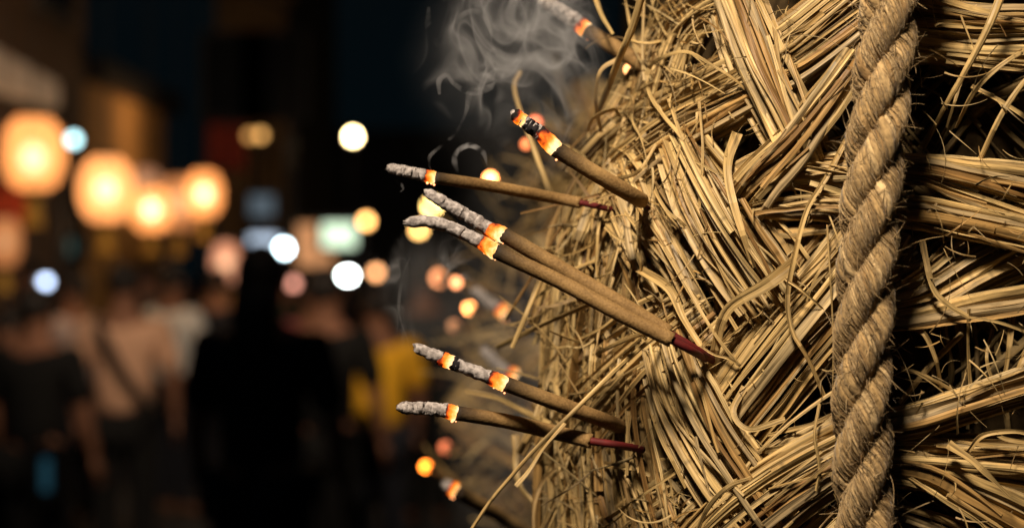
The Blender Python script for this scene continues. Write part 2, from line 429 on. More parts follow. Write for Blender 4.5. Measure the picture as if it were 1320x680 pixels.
# single straws that stand out, each a part of its own: (points, half width mm, height mm list, blade)
def free(roll, pts, hs, r, blade=True, n=26, name="loose_straw", parent=None, taper=(1, .5), twv=None, kink=0.4):
    A = Acc(); c = crv(pts, n)
    c = c + np.stack([wob(n, kink, 5), wob(n, kink, 5)], 1)
    hh = np.interp(np.linspace(0, 1, n), np.linspace(0, 1, len(hs)), hs) / 1000
    P = roll.hit(c[:, 0], c[:, 1], hh)
    # pixel track kept, distance eased so free ends do not swing back with the flank
    straw(A, P, r / 1000, blade, taper=taper, tw=rng.normal(0, .2) + wob(n, .3, 3) if blade else None)
    return A.build(name, M["straw"], parent, False)

loose = [
    ([(1092, 180), (1066, 228), (1040, 270), (1024, 330), (1014, 385), (1020, 428), (1040, 462), (1062, 512)], (14, 22, 26, 22, 24, 12), 1.9, True),
    ([(1066, 290), (1070, 360), (1074, 430), (1073, 505)], (18, 22, 20, 14), .7, False),
    ([(1056, 520), (1050, 560), (1056, 600), (1052, 632)], (24, 28, 28, 26), .8, False),
    ([(836, 150), (834, 96), (850, 76), (884, 66), (915, 82), (946, 102), (968, 122)], (4, 22, 26, 26, 24, 10), 1.5, True),
    ([(833, 92), (838, 122), (856, 150), (880, 180), (905, 230)], (20, 22, 20, 18, 10), 1.4, True),
    ([(790, 186), (808, 196), (832, 226)], (8, 14, 8), 2.3, True),
    ([(900, 130), (906, 190), (904, 240), (902, 268)], (18, 22, 22, 16), 1.2, True),
    ([(862, 128), (880, 180), (900, 220)], (16, 20, 12), 1.3, True),
    ([(950, 172), (938, 206), (940, 240), (954, 290), (972, 345)], (6, 20, 26, 26, 18), 2.6, True),
    ([(1025, 338), (985, 368), (945, 392), (930, 415), (922, 450), (914, 490)], (20, 25, 26, 24, 18, 8), 3.6, True),
    ([(825, 348), (862, 372), (880, 410), (903, 446)], (14, 20, 24, 24), 2.6, True),
    ([(903, 446), (920, 456), (938, 462), (955, 472)], (24, 24, 22, 16), .8, True),
    ([(845, 300), (880, 360), (918, 425), (952, 470)], (10, 20, 24, 18), 1.5, True),
    ([(842, 240), (848, 254), (860, 272), (876, 284), (884, 292)], (14, 18, 20, 20, 14), 1.1, True),
    ([(876, 200), (905, 212), (930, 226), (950, 236)], (18, 22, 22, 14), .8, True),
    ([(768, 262), (790, 234), (822, 222), (846, 186)], (6, 16, 20, 14), 1.3, True),
    ([(822, 262), (822, 300), (826, 340), (822, 372)], (10, 18, 18, 10), 1.1, False),
    ([(780, 292), (795, 306), (815, 314)], (14, 16, 12), 1.1, True),
    ([(1015, 186), (1050, 196), (1084, 206)], (12, 14, 8), 1.7, False),
    ([(1010, 186), (985, 215), (962, 240)], (10, 10, 4), 1.5, False),
    ([(1018, 200), (1050, 208), (1080, 212)], (10, 14, 8), 2.6, True),
    ([(942, 240), (990, 226), (1045, 212), (1075, 214)], (8, 18, 18, 8), 1.6, True),
    ([(960, 498), (945, 530), (965, 552), (1012, 540)], (18, 24, 26, 20), 1.6, True),
    ([(896, 548), (928, 566), (952, 592), (978, 606)], (14, 22, 22, 14), 1.1, True),
    ([(896, 692), (912, 655), (938, 628), (968, 616)], (28, 30, 30, 24), 1.6, True),
    ([(780, 598), (816, 604), (838, 612)], (12, 16, 10), 1.9, True),
    ([(806, 612), (822, 648), (838, 690)], (16, 18, 18), .9, False),
    ([(780, 670), (830, 636), (878, 604)], (12, 22, 18), 1.2, True),
    ([(812, 530), (809, 570), (808, 612)], (14, 18, 18), 1.5, True),
    ([(835, 515), (850, 560), (870, 600), (884, 628)], (12, 22, 22, 16), 1.5, True),
    ([(760, 560), (790, 530), (830, 480), (880, 436)], (6, 14, 18, 10), 1.5, False),
    ([(745, 470), (790, 445), (840, 425), (872, 418)], (6, 14, 18, 14), 1.3, True),
    ([(738, 442), (776, 424), (812, 396), (858, 374)], (4, 12, 16, 10), 1.9, False),
    ([(1296, -20), (1274, 34), (1244, 92), (1212, 148), (1192, 190)], (16, 18, 14, 4, -10), 2.1, False),
    ([(1345, 50), (1290, 84), (1256, 118), (1232, 165)], (8, 10, 4, -8), 1.7, True),
    ([(1345, 80), (1316, 110), (1288, 152), (1258, 215)], (10, 12, 10, 0), 2.1, False),
    ([(1252, 112), (1284, 128), (1320, 150), (1350, 170)], (-4, 0, 2, 2), 1.5, True),
    ([(1240, 100), (1232, 128), (1220, 165)], (-2, 0, -8), 1.3, True),
    ([(1188, 310), (1202, 368), (1222, 392), (1248, 408)], (10, 14, 16, 14), 1.9, True),
    ([(1246, 408), (1290, 416), (1330, 430)], (14, 14, 12), .9, True),
    ([(1249, 398), (1248, 440), (1252, 500), (1262, 530)], (12, 6, 0, -4), 1.3, True),
    ([(1164, 420), (1190, 428), (1205, 462), (1212, 500)], (4, 10, 10, 2), 1.6, True),
    ([(1162, 474), (1200, 488), (1240, 510)], (8, 8, 2), 1.2, False),
    ([(1160, 520), (1200, 470), (1240, 430)], (-8, -4, -8), 1.9, False),
    ([(1280, 424), (1272, 460), (1282, 500)], (-4, 2, -2), 1.0, True),
    ([(1304, 400), (1300, 450), (1290, 510)], (2, 4, 2), 2.2, True),
    ([(1335, 430), (1315, 470), (1300, 510)], (4, 6, 4), 2.4, True),
    ([(1222, 572), (1262, 600), (1302, 640)], (16, 20, 18), 2.1, True),
    ([(1164, 610), (1210, 640), (1262, 672), (1280, 700)], (8, 12, 12, 8), 1.4, False),
    ([(1248, 580), (1268, 560), (1310, 556), (1340, 566)], (10, 14, 16, 14), 1.6, True),
    ([(1340, 572), (1300, 566), (1280, 556)], (16, 16, 14), 1.2, True),
    ([(1028, 140), (1050, 112), (1080, 84)], (2, 6, 4), 1.3, True),
    ([(1115, 86), (1080, 104), (1066, 120)], (6, 6, 0), 1.2, False),
    ([(1078, 320), (1052, 356), (1040, 388)], (18, 20, 16), 1.3, True),
    ([(996, 350), (1030, 372), (1068, 404)], (22, 24, 18), .9, True),
    ([(990, 560), (1040, 548), (1072, 536)], (10, 16, 12), 1.3, True),
    ([(952, 582), (1000, 578), (1042, 568)], (10, 16, 14), 2.2, True),
    ([(990, 600), (1032, 580), (1072, 560)], (12, 18, 12), 2.0, True),
    ([(700, 560), (742, 520), (790, 478), (832, 450)], (2, 10, 12, 8), 1.3, False),
]
for pts, hs, r, bl in loose:
    free(near, pts, hs, r, bl, parent=rollo, taper=(rng.uniform(.6, 1), rng.uniform(.35, .8)))

def spear(parent, pts, Ys, r, blade=False, n=24, taper=(1, .6), name="loose_straw", mat="straw"):
    """a straw leaving the flank into the air: points in photo pixels with distances in metres"""
    A = Acc(); c = crv(pts, n); Y = np.interp(np.linspace(0, 1, n), np.linspace(0, 1, len(Ys)), Ys)
    P = np.stack([(c[:, 0] - 660) * K * Y, Y, CAMZ - (c[:, 1] - 340) * K * Y], 1)
    straw(A, P, r / 1000, blade, taper=taper)
    return A.build(name, M[mat], parent)
spear(rollo, [(850, 428), (800, 470), (735, 534), (690, 578), (660, 612), (630, 648), (596, 700)], (.79, .758, .75, .75, .75, .75), 1.15, taper=(.9, .8))
spear(rollo, [(728, 545), (700, 578), (682, 606), (665, 626)], (.745, .74, .735, .73), 1.2, True)
spear(rollo, [(600, 504), (640, 512), (672, 528), (720, 552)], (.90, .90, .89, .87), 1.7, True, taper=(.7, 1))
spear(rollo, [(834, -30), (818, 28), (800, 72), (778, 128), (768, 150)], (.80, .81, .82, .85, .87), 1.9, False, taper=(1, .8))
spear(rollo, [(765, -10), (776, 20), (790, 44)], (.90, .88, .86), 1.2, True)
spear(rollo, [(798, 76), (774, 92), (768, 130), (775, 170)], (.84, .84, .85, .88), 1.3, True)
spear(rollo, [(672, 92), (664, 118), (688, 190), (714, 260)], (.93, .93, .92, .90), 1.9, False, taper=(.7, 1))
spear(rollo, [(696, 362), (680, 400), (660, 448)], (.86, .85, .85), 1.5, False, taper=(.9, .7))
spear(rollo, [(760, 392), (700, 418), (640, 448)], (.83, .86, .90), 1.7, True)
spear(rollo, [(700, 186), (730, 190), (756, 205)], (.92, .90, .88), 1.8, True)
spear(rollo, [(770, 335), (735, 350), (690, 385)], (.84, .85, .87), 1.0, True)
spear(rollo, [(756, 170), (764, 152), (790, 140), (800, 150)], (.86, .85, .84, .85), 1.6, True)
spear(rollo, [(664, 560), (668, 620), (690, 650)], (.93, .92, .91), 2.2, True)
spear(rollo, [(740, 610), (700, 560), (672, 548)], (.88, .9, .92), 2.2, True)

# short broken wisps and hair-thin shreds all over: nobody could count these
A = Acc()
for i in range(640):
    left = rng.random() < .5
    px = rng.uniform(700, 900) if left else rng.uniform(860, 1340)
    py = rng.uniform(-20, 700)
    edge = interp(py, [(-60, 868), (150, 795), (300, 722), (450, 705), (800, 720)])
    if px < edge - 5: px = edge + rng.uniform(0, 60)
    ang = rng.uniform(0, 2 * PI); L = rng.uniform(8, 34) if rng.random() < .45 else rng.uniform(34, 95)
    n = 10; t = np.linspace(0, 1, n); cv = rng.normal(0, .7)
    q = np.stack([px + np.cumsum(np.cos(ang + cv * t)) * L / n, py + np.cumsum(np.sin(ang + cv * t)) * L / n], 1)
    h0 = rng.uniform(.006, .020)
    hh = h0 + np.sin(t * PI) * rng.uniform(0, .006) + t * rng.normal(0, .004)
    P = near.hit(q[:, 0], q[:, 1], hh)
    straw(A, P, rng.uniform(.00012, .00055) * (1.4 if left else 1), rng.random() < .7, taper=(1, .3))
tag(A.build("straw_shreds", M["straw"], rollo, False), kind="stuff")
# straws that poke out of the left flank
A = Acc()
for i in range(130):
    py = rng.uniform(-10, 700)
    edge = interp(py, [(-60, 868), (0, 850), (150, 790), (300, 722), (450, 705), (800, 715)])
    px = edge + rng.uniform(4, 80)
    P0 = near.hit(px, py, .004)
    d = np.array([-rng.uniform(.05, .6), -rng.uniform(-.5, .5), rng.normal(-.5, 1.0)]); d /= np.linalg.norm(d)
    L = rng.uniform(.012, .045); n = 9; t = np.linspace(0, 1, n)[:, None]
    b = rng.normal(0, .45, 3)
    P = P0 + d * L * t + b * L * t ** 2 * .7
    straw(A, P, rng.uniform(.0005, .0013), rng.random() < .6, taper=(1, .45))
tag(A.build("straw_ends", M["straw"], rollo, False), kind="stuff")

# ------------------------------------------------------------------ the rope
ropeo = thing("rope", "thick hairy three-strand hemp rope hanging down over the pale straw roll", "rope", (.155, .735, CAMZ))
AX = crv([(1172, -160, .742), (1152, -40, .738), (1142, 60, .735), (1128, 200, .733), (1117, 340, .732), (1111, 500, .733), (1113, 640, .735), (1120, 840, .740)], 620)
AXW = np.stack([(AX[:, 0] - 660) * K * AX[:, 2], AX[:, 2], CAMZ - (AX[:, 1] - 340) * K * AX[:, 2]], 1)
RR = .0121
sl = np.concatenate([[0], np.cumsum(np.linalg.norm(np.diff(AXW, axis=0), axis=1))])
e1 = np.array([1.0, 0, 0]); e2 = np.array([0, -1.0, 0])
PITCH, YP = -.086, .030
cent = []
for k in range(3):
    # seen from the camera the strands climb to the right
    ph = -2 * PI * sl / PITCH + k * 2 * PI / 3
    off = RR * .49
    cc = AXW + off * (np.cos(ph)[:, None] * e1 + np.sin(ph)[:, None] * e2) * -1
    cent.append(cc)
def frame(C):
    T = np.gradient(C, axis=0); T /= np.linalg.norm(T, axis=1)[:, None]
    U = np.cross(T, e2); U /= np.linalg.norm(U, axis=1)[:, None]
    return T, U, np.cross(U, T)
FA = Acc()
for k in range(3):
    A = Acc(); C = cent[k]; T, U, V = frame(C)
    rs = RR * .53
    A.tube(C[::4], rs * .74, sides=12)
    ny = 9
    for j in range(ny):
        ph = 2 * PI * sl / YP * 1.0 + j * 2 * PI / ny + wob(len(sl), .22, 22)
        rr = rs * .72 * (1 + wob(len(sl), .09, 40))
        Y = C + rr[:, None] * (np.cos(ph)[:, None] * U + np.sin(ph)[:, None] * V)
        yr = rs * .33 * rng.uniform(.8, 1.2) * (1 + wob(len(sl), .22, 50))
        A.tube(Y[::2], yr[::2], sides=7, twist=np.linspace(0, 60, len(Y[::2])))
    for f in range(1500):
        # fibres lying on the strand, nearly along the yarns
        i0 = rng.integers(0, len(sl) - 60); ln = rng.integers(14, 50); idx = np.arange(i0, i0 + ln, max(1, ln // 9))
        p0 = rng.uniform(0, 2 * PI); ph = 2 * PI * sl[idx] / YP + p0 + np.linspace(0, rng.normal(0, .6), len(idx))
        rr = rs * (1.02 + np.abs(wob(len(idx), .10, 3)))
        P = C[idx] + rr[:, None] * (np.cos(ph)[:, None] * U[idx] + np.sin(ph)[:, None] * V[idx])
        A.tube(P, rng.uniform(.00009, .00026), sides=3)
    A.build("strand", M["rope"], ropeo)
    for f in range(1100):
        # stray hairs lifting away
        i0 = rng.integers(4, len(sl) - 6); p0 = rng.uniform(0, 2 * PI)
        nrm = math.cos(p0) * U[i0] + math.sin(p0) * V[i0]
        tan = T[i0] * rng.choice([-1, 1]) * rng.uniform(.2, 1) + np.cross(T[i0], nrm) * rng.normal(0, .6)
        big = rng.random() < .10
        L = rng.uniform(.004, .011) if big else rng.uniform(.0015, .0065); n = 7; t = np.linspace(0, 1, n)[:, None]
        cu = rng.normal(0, .8, 3)
        P = C[i0] + nrm * rs * .98 + (nrm * rng.uniform(.1, .8) + tan) * L * t + cu * L * t ** 2 * .6
        FA.tube(P, np.linspace(1, .4, n) * rng.uniform(.00011, .00026) * (1.3 if big else 1), sides=3)
tag(FA.build("frayed_fibres", M["rope"], ropeo), kind="stuff")

# ------------------------------------------------------------------ incense
def incense_mats():
    m, nt, b, out = new_mat("incense_paste"); N, L = nt.nodes, nt.links
    uv = N.new("ShaderNodeUVMap"); sp = N.new("ShaderNodeSeparateXYZ"); L.new(uv.outputs[0], sp.inputs[0])
    tc = N.new("ShaderNodeTexCoord")
    nz = N.new("ShaderNodeTexNoise"); nz.inputs["Scale"].default_value = 900; nz.inputs["Detail"].default_value = 6
    L.new(tc.outputs["Object"], nz.inputs["Vector"])
    n2 = N.new("ShaderNodeTexNoise"); n2.inputs["Scale"].default_value = 60; n2.inputs["Detail"].default_value = 3
    L.new(tc.outputs["Object"], n2.inputs["Vector"])
    cr = N.new("ShaderNodeValToRGB"); e = cr.color_ramp.elements
    e[0].position = .3; e[0].color = (.11, .058, .018, 1); e[1].position = .72; e[1].color = (.40, .245, .095, 1)
    mx0 = N.new("ShaderNodeMath"); mx0.operation = 'MULTIPLY_ADD'; mx0.inputs[1].default_value = .4
    L.new(nz.outputs["Fac"], mx0.inputs[0])
    h = N.new("ShaderNodeMath"); h.operation = 'MULTIPLY'; h.inputs[1].default_value = .6; L.new(n2.outputs["Fac"], h.inputs[0])
    L.new(h.outputs[0], mx0.inputs[2]); L.new(mx0.outputs[0], cr.inputs["Fac"])
    # charred just behind the ember (uv.y = metres from the ember)
    ch = N.new("ShaderNodeMapRange"); ch.inputs[1].default_value = .0015; ch.inputs[2].default_value = .024
    ad = N.new("ShaderNodeMath"); ad.operation = 'MULTIPLY_ADD'; ad.inputs[1].default_value = .004
    L.new(n2.outputs["Fac"], ad.inputs[0]); L.new(sp.outputs[1], ad.inputs[2]); L.new(ad.outputs[0], ch.inputs[0])
    mx = N.new("ShaderNodeMix"); mx.data_type = 'RGBA'; mx.inputs["A"].default_value = (.012, .008, .006, 1)
    L.new(ch.outputs[0], mx.inputs["Factor"]); L.new(cr.outputs["Color"], mx.inputs["B"])
    L.new(mx.outputs["Result"], b.inputs["Base Color"]); b.inputs["Roughness"].default_value = .75
    b.inputs["Specular IOR Level"].default_value = .25
    bp = N.new("ShaderNodeBump"); bp.inputs["Distance"].default_value = .0004; bp.inputs["Strength"].default_value = .7
    L.new(nz.outputs["Fac"], bp.inputs["Height"]); L.new(bp.outputs["Normal"], b.inputs["Normal"])
    M["paste"] = m
    m, nt, b, out = new_mat("incense_ash"); N, L = nt.nodes, nt.links
    tc = N.new("ShaderNodeTexCoord"); nz = N.new("ShaderNodeTexNoise"); nz.inputs["Scale"].default_value = 520; nz.inputs["Detail"].default_value = 8
    L.new(tc.outputs["Object"], nz.inputs["Vector"])
    cr = N.new("ShaderNodeValToRGB"); e = cr.color_ramp.elements
    e[0].position = .26; e[0].color = (.15, .13, .125, 1); e[1].position = .62; e[1].color = (.42, .375, .36, 1)
    e.new(.46).color = (.25, .22, .21, 1)
    L.new(nz.outputs["Fac"], cr.inputs["Fac"]); L.new(cr.outputs["Color"], b.inputs["Base Color"])
    b.inputs["Roughness"].default_value = 1; b.inputs["Specular IOR Level"].default_value = .1
    bp = N.new("ShaderNodeBump"); bp.inputs["Distance"].default_value = .0007; bp.inputs["Strength"].default_value = 1
    L.new(nz.outputs["Fac"], bp.inputs["Height"]); L.new(bp.outputs["Normal"], b.inputs["Normal"])
    M["ash"] = m
    m, nt, b, out = new_mat("glowing_ember"); N, L = nt.nodes, nt.links
    tc = N.new("ShaderNodeTexCoord"); nz = N.new("ShaderNodeTexNoise"); nz.inputs["Scale"].default_value = 240; nz.inputs["Detail"].default_value = 3
    L.new(tc.outputs["Object"], nz.inputs["Vector"])
    uv = N.new("ShaderNodeUVMap"); sp = N.new("ShaderNodeSeparateXYZ"); L.new(uv.outputs[0], sp.inputs[0])
    mr = N.new("ShaderNodeMapRange"); mr.inputs[1].default_value = 0; mr.inputs[2].default_value = 1; mr.inputs[3].default_value = .0; mr.inputs[4].default_value = .56
    L.new(sp.outputs[1], mr.inputs[0])
    ad = N.new("ShaderNodeMath"); ad.operation = 'MULTIPLY_ADD'; ad.inputs[1].default_value = .75; L.new(nz.outputs["Fac"], ad.inputs[0]); L.new(mr.outputs[0], ad.inputs[2])
    cr = N.new("ShaderNodeValToRGB"); e = cr.color_ramp.elements
    e[0].position = .40; e[0].color = (0, 0, 0, 1); e[1].position = .98; e[1].color = (1, .70, .36, 1)
    for p_, c_ in ((.48, (.16, .008, 0, 1)), (.58, (.70, .10, .004, 1)), (.72, (1, .26, .02, 1)), (.84, (1, .46, .12, 1))):
        x = e.new(p_); x.color = c_
    L.new(ad.outputs[0], cr.inputs["Fac"])
    L.new(cr.outputs["Color"], b.inputs["Emission Color"]); b.inputs["Emission Strength"].default_value = 1.7
    b.inputs["Base Color"].default_value = (.02, .016, .015, 1); b.inputs["Specular IOR Level"].default_value = .05; b.inputs["Roughness"].default_value = 1
    bp = N.new("ShaderNodeBump"); bp.inputs["Distance"].default_value = .001
    L.new(nz.outputs["Fac"], bp.inputs["Height"]); L.new(bp.outputs["Normal"], b.inputs["Normal"])
    M["ember"] = m
incense_mats()
M["bamboo_red"] = simple("dyed_red_bamboo", (.085, .003, .003), .7, noise=.35, scale=200, spec=.4)
M["far_ember"] = glow("distant_ember", (1, .36, .10), 14)
M["far_ember_dim"] = glow("dim_distant_ember", (1, .36, .14), 3.2)
M["char"] = simple("charred_paste", (.012, .010, .012), .9, noise=.4, scale=400, spec=.2)

def lump(n, m, amp, seed):
    r = np.random.default_rng(seed)
    g = r.normal(0, 1, (n, m)); g = (g + np.roll(g, 1, 1) + np.roll(g, 1, 0) + np.roll(g, -1, 1)) / 2.2
    return 1 + g * amp

def rough_tube(name, P, R, amp, mat, parent, uvy=None, seed=1, sides=18, ragged=0.0):
    """an uneven rod: radius varies around and along; uv.y either metres or 0..1"""
    P = np.asarray(P, float); n = len(P); A = Acc()
    r = np.random.default_rng(seed)
    a = np.arange(sides) * 2 * PI / sides
    T = np.gradient(P, axis=0); T /= np.linalg.norm(T, axis=1)[:, None]
    W = np.cross(T, (0, -1, 0)); W /= np.linalg.norm(W, axis=1)[:, None]; N_ = np.cross(W, T)
    R = np.broadcast_to(R, (n,))[:, None] * lump(n, sides, amp, seed)
    V = P[:, None] + R[..., None] * (np.cos(a)[None, :, None] * W[:, None] + np.sin(a)[None, :, None] * N_[:, None])
    if ragged:
        V[0] += T[0] * r.uniform(-1, 1, (sides, 1)) * ragged; V[-1] += T[-1] * r.uniform(-1, 1, (sides, 1)) * ragged
    V = V.reshape(-1, 3)
    i = np.arange(n - 1)[:, None]; j = np.arange(sides)[None, :]; j2 = (j + 1) % sides
    F = np.stack([i * sides + j, (i + 1) * sides + j, (i + 1) * sides + j2, i * sides + j2], -1).reshape(-1, 4)
    if uvy == "unit": L = np.linspace(0, 1, n)
    else: L = np.concatenate([[0], np.cumsum(np.linalg.norm(np.diff(P, axis=0), axis=1))])
    la = (L[:-1][:, None] + 0 * j).ravel(); lb = (L[1:][:, None] + 0 * j).ravel(); u = ((j / sides) + 0 * i).ravel()
    UV = np.stack([np.stack([u, la], -1), np.stack([u, lb], -1), np.stack([u, lb], -1), np.stack([u, la], -1)], 1).reshape(-1, 2)
    V = np.concatenate([V, P[:1], P[-1:]]); a0, b0 = n * sides, n * sides + 1; jj = np.arange(sides); k2 = (jj + 1) % sides
    F = np.concatenate([F, np.stack([jj * 0 + a0, jj, k2, jj * 0 + a0], -1), np.stack([jj * 0 + b0, (n - 1) * sides + k2, (n - 1) * sides + jj, jj * 0 + b0], -1)])
    UV = np.concatenate([UV, np.tile([.5, L[0]], (4 * sides, 1)), np.tile([.5, L[-1]], (4 * sides, 1))])
    A.add(V, F, UV)
    return A.build(name, mat, parent)

def W3(c): return np.stack([(c[:, 0] - 660) * K * c[:, 2], c[:, 2], CAMZ - (c[:, 1] - 340) * K * c[:, 2]], 1)

def incense(label, ash, em, body, d, core=None, group="incense sticks in the straw rolls", ring=None, seed=1, ashr=.82, dtip=None, tip_ember=False):
    """ash: points tip..ember start; em: end point of ember; body: points ember end..paste end; core: red bamboo on from there. (px, py, Y). d diameter in metres"""
    root_pt = W3(np.array([body[-1]]))[0]
    o = thing("incense_stick", label, "incense stick", tuple(root_pt), 0, group)
    r = d / 2 * .93
    Pa = W3(crv(ash, 44)); t = np.linspace(0, 1, 44)
    jag = 1 + .04 * np.sin(t * 23 + seed) + .03 * np.sin(t * 51 + seed * 2)
    Pa = Pa + np.random.default_rng(seed).normal(0, .00012, Pa.shape)
    rad = r * ashr * jag * np.interp(t, [0, .05, .2, 1], [.55, .85, .95, 1.08])
    rough_tube("ash", Pa, rad, .05, M["ash"], o, seed=seed, sides=22, ragged=.0012)
    A0 = np.array(ash[-1], float); E = np.array(em, float)
    n = 14; Pe = W3(np.linspace(A0 - (E - A0) * .25, E, n))
    rough_tube("ember", Pe, r * np.interp(np.linspace(0, 1, n), [0, .4, .85, 1], [.90, 1.0, 1.06, 1.0]), .03, M["ember"], o, "unit", seed + 3, ragged=.0005)
    bits = Acc(); rr = np.random.default_rng(seed + 9)
    for q in range(4):                 # crumbs of glowing paste hanging below the ember
        c = Pe[rr.integers(4, n)] + np.array([0, -.2, -1]) * r * rr.uniform(.95, 1.25)
        s_ = rr.uniform(.0003, .0007); bits.tube([c - [s_, 0, 0], c, c + [s_, 0, 0]], [s_ * .3, s_, s_ * .3], sides=6, cap=True)
    bits.build("crumbs", M["far_ember_dim"], o)
    if ring:                           # a second glowing ring part way along the ash
        for (u0, u1, mt, s_) in ring:
            i0, i1 = int(u0 * 43), int(u1 * 43)
            Pr = Pa[i0:i1 + 1]
            nm = "ember" if mt == "ember" else "charred_band"
            rough_tube(nm, crv(Pr, 10), r * 1.0 * s_, .05, M[mt], o, "unit" if mt == "ember" else None, seed + 5, ragged=.0006)
    Pb = W3(crv(body, 40))
    rough_tube("paste", Pb, r * np.linspace(.98, 1.0, 40), .012, M["paste"], o, seed=seed + 7, sides=20, ragged=.0005)
    if core:
        rough_tube("bamboo_core", W3(crv([tuple(np.array(body[-1], float) * .97 + np.array(body[-2], float) * .03), body[-1]] + core, 20)), r * .52, .02, M["bamboo_red"], o, seed=seed + 11, sides=12)
    return o

Yf = .772
incense("incense stick with black crust and two orange glows, pointing up into the straw's shoulder",
        [(662, 146, Yf), (676, 157, Yf), (699, 174, Yf)], (717, 193, Yf), [(716, 192, Yf), (765, 222, .775), (812, 250, .785), (826, 258, .80)], .0080, core=[(860, 282, .86)], seed=2,
        ring=[(.05, .42, "ember", .86), (.50, .80, "char", .92)])
incense("thin incense stick with short grey ash, lying nearly level above the crossing pair",
        [(500, 216, .80), (520, 220, .80), (548, 226, .80)], (561, 229, .80), [(560, 229, .80), (640, 241, .815), (720, 256, .835), (748, 261, .832)], .0062, core=[(780, 268, .835), (800, 273, .845)], seed=5, ashr=.92)
incense("upper incense stick of the crossing pair, straight rough ash with a pale broken tip",
        [(549, 248, .782), (585, 268, .78), (632, 296, .78)], (650, 303, .775), [(649, 302, .775), (720, 344, .772), (800, 391, .766), (862, 429, .763)], .0078, core=[(900, 452, .768), (925, 468, .79)], seed=8)
incense("lower incense stick of the crossing pair, its long ash drooping at the tip",
        [(523, 287, .765), (548, 285, .765), (580, 293, .765), (622, 313, .765)], (640, 325, .760), [(639, 324, .760), (720, 362, .758), (800, 405, .754), (866, 438, .752)], .0074, core=[(892, 452, .757), (910, 462, .780)], seed=11)
incense("incense stick with a second glowing ring and black band along its ash",
        [(534, 447, .77), (575, 464, .77), (634, 487, .77)], (652, 495, .77), [(651, 494, .77), (715, 518, .775), (772, 539, .79), (804, 551, .82)], .0076, core=[(850, 566, .82)], seed=14,
        ring=[(.36, .50, "ember", .93), (.50, .60, "char", .88)])
incense("nearly level incense stick with white ash, lowest of the sharp ones",
        [(514, 525, .775), (545, 526, .775), (576, 529, .775)], (589, 533, .775), [(588, 532, .775), (650, 542, .782), (715, 557, .793), (762, 568, .786)], .0074, core=[(796, 573, .788), (828, 579, .805)], seed=17, ashr=.86)
incense("soft-focus incense stick at the top edge, light ash above a thin glowing ring",
        [(697, 0, .90), (720, 13, .90), (745, 30, .90)], (757, 40, .90), [(756, 39, .90), (800, 66, .885), (850, 96, .87)], .0090, core=[(880, 114, .86)], seed=20, ashr=.92)

# ------------------------------------------------------------------ a second straw roll behind, out of focus
far = Roll(.085 + .03, 1.50, .17, edge_tab([(60, 800), (130, 735), (200, 688), (300, 648), (450, 624), (600, 626), (720, 650), (900, 690)], .115, 1.66), .20)
faro = thing("straw_roll", "second straw roll standing blurred behind the large plaited one", "straw roll", (.115, 1.67, 0))
a = Acc(); far.core(.045, 1.20, 2.02, a); a.build("core", M["core"], faro)
pa = Acc(); pa.tube([[.115, 1.67, 0], [.115, 1.67, .8], [.115, 1.67, 1.22]], .022, cap=True, sides=16)
pa.lathe([[0.001, 0], [.2, 0], [.2, .03], [.03, .05], [.001, .05]], (.115, 1.67, 0.0), 32)
pa.build("support_pole", bpy.data.materials["bare_wood"], faro)
for i in range(26):
    px = rng.uniform(630, 800); py = rng.uniform(120, 700)
    ang = rng.choice([-1, 1]) * rng.uniform(.5, 1.25); L = rng.uniform(60, 110)
    dx, dy = math.cos(ang) * L, math.sin(ang) * L
    hank(faro, far, [(px - dx, py - dy), (px + rng.normal(0, 8), py + rng.normal(0, 8)), (px + dx, py + dy)], (40, 60, 40), 9, rng.uniform(-.03, .02), rad=.0034, thick=.02, m=12, dive=.02)
A = Acc()
for i in range(120):
    py = rng.uniform(130, 690); edge = interp(py, [(130, 735), (200, 675), (300, 628), (450, 612), (600, 622), (720, 650)])
    P0 = far.hit(edge + rng.uniform(5, 60), py, .004)
    d = np.array([-rng.uniform(.2, 1), -rng.uniform(-.5, .5), rng.normal(0, .8)]); d /= np.linalg.norm(d); t = np.linspace(0, 1, 8)[:, None]
    L = rng.uniform(.015, .06)
    straw(A, P0 + d * L * t + rng.normal(0, .3, 3) * L * t * t, rng.uniform(.0008, .002), rng.random() < .5, taper=(1, .5))
tag(A.build("straw_ends", M["straw"], faro), kind="stuff")

incense("blurred grey-tipped incense stick behind the pair, low on the second roll's left", [(610, 372, 1.28), (626, 386, 1.28), (642, 396, 1.28)], (652, 403, 1.28), [(652, 403, 1.28), (690, 428, 1.35), (735, 458, 1.46)], .0110, seed=23)
incense("blurred incense stick with grey ash just above the one with two glows", [(622, 450, 1.24), (640, 468, 1.24), (655, 480, 1.24)], (666, 485, 1.24), [(666, 485, 1.24), (700, 497, 1.32), (750, 516, 1.46)], .0110, seed=26)
incense("blurred incense stick with a pink glowing tip at the lower edge", [(574, 623, 1.05), (577, 625, 1.05), (580, 627, 1.05)], (588, 632, 1.05), [(588, 632, 1.05), (640, 662, 1.10), (700, 700, 1.2), (740, 724, 1.5)], .0100, seed=29)

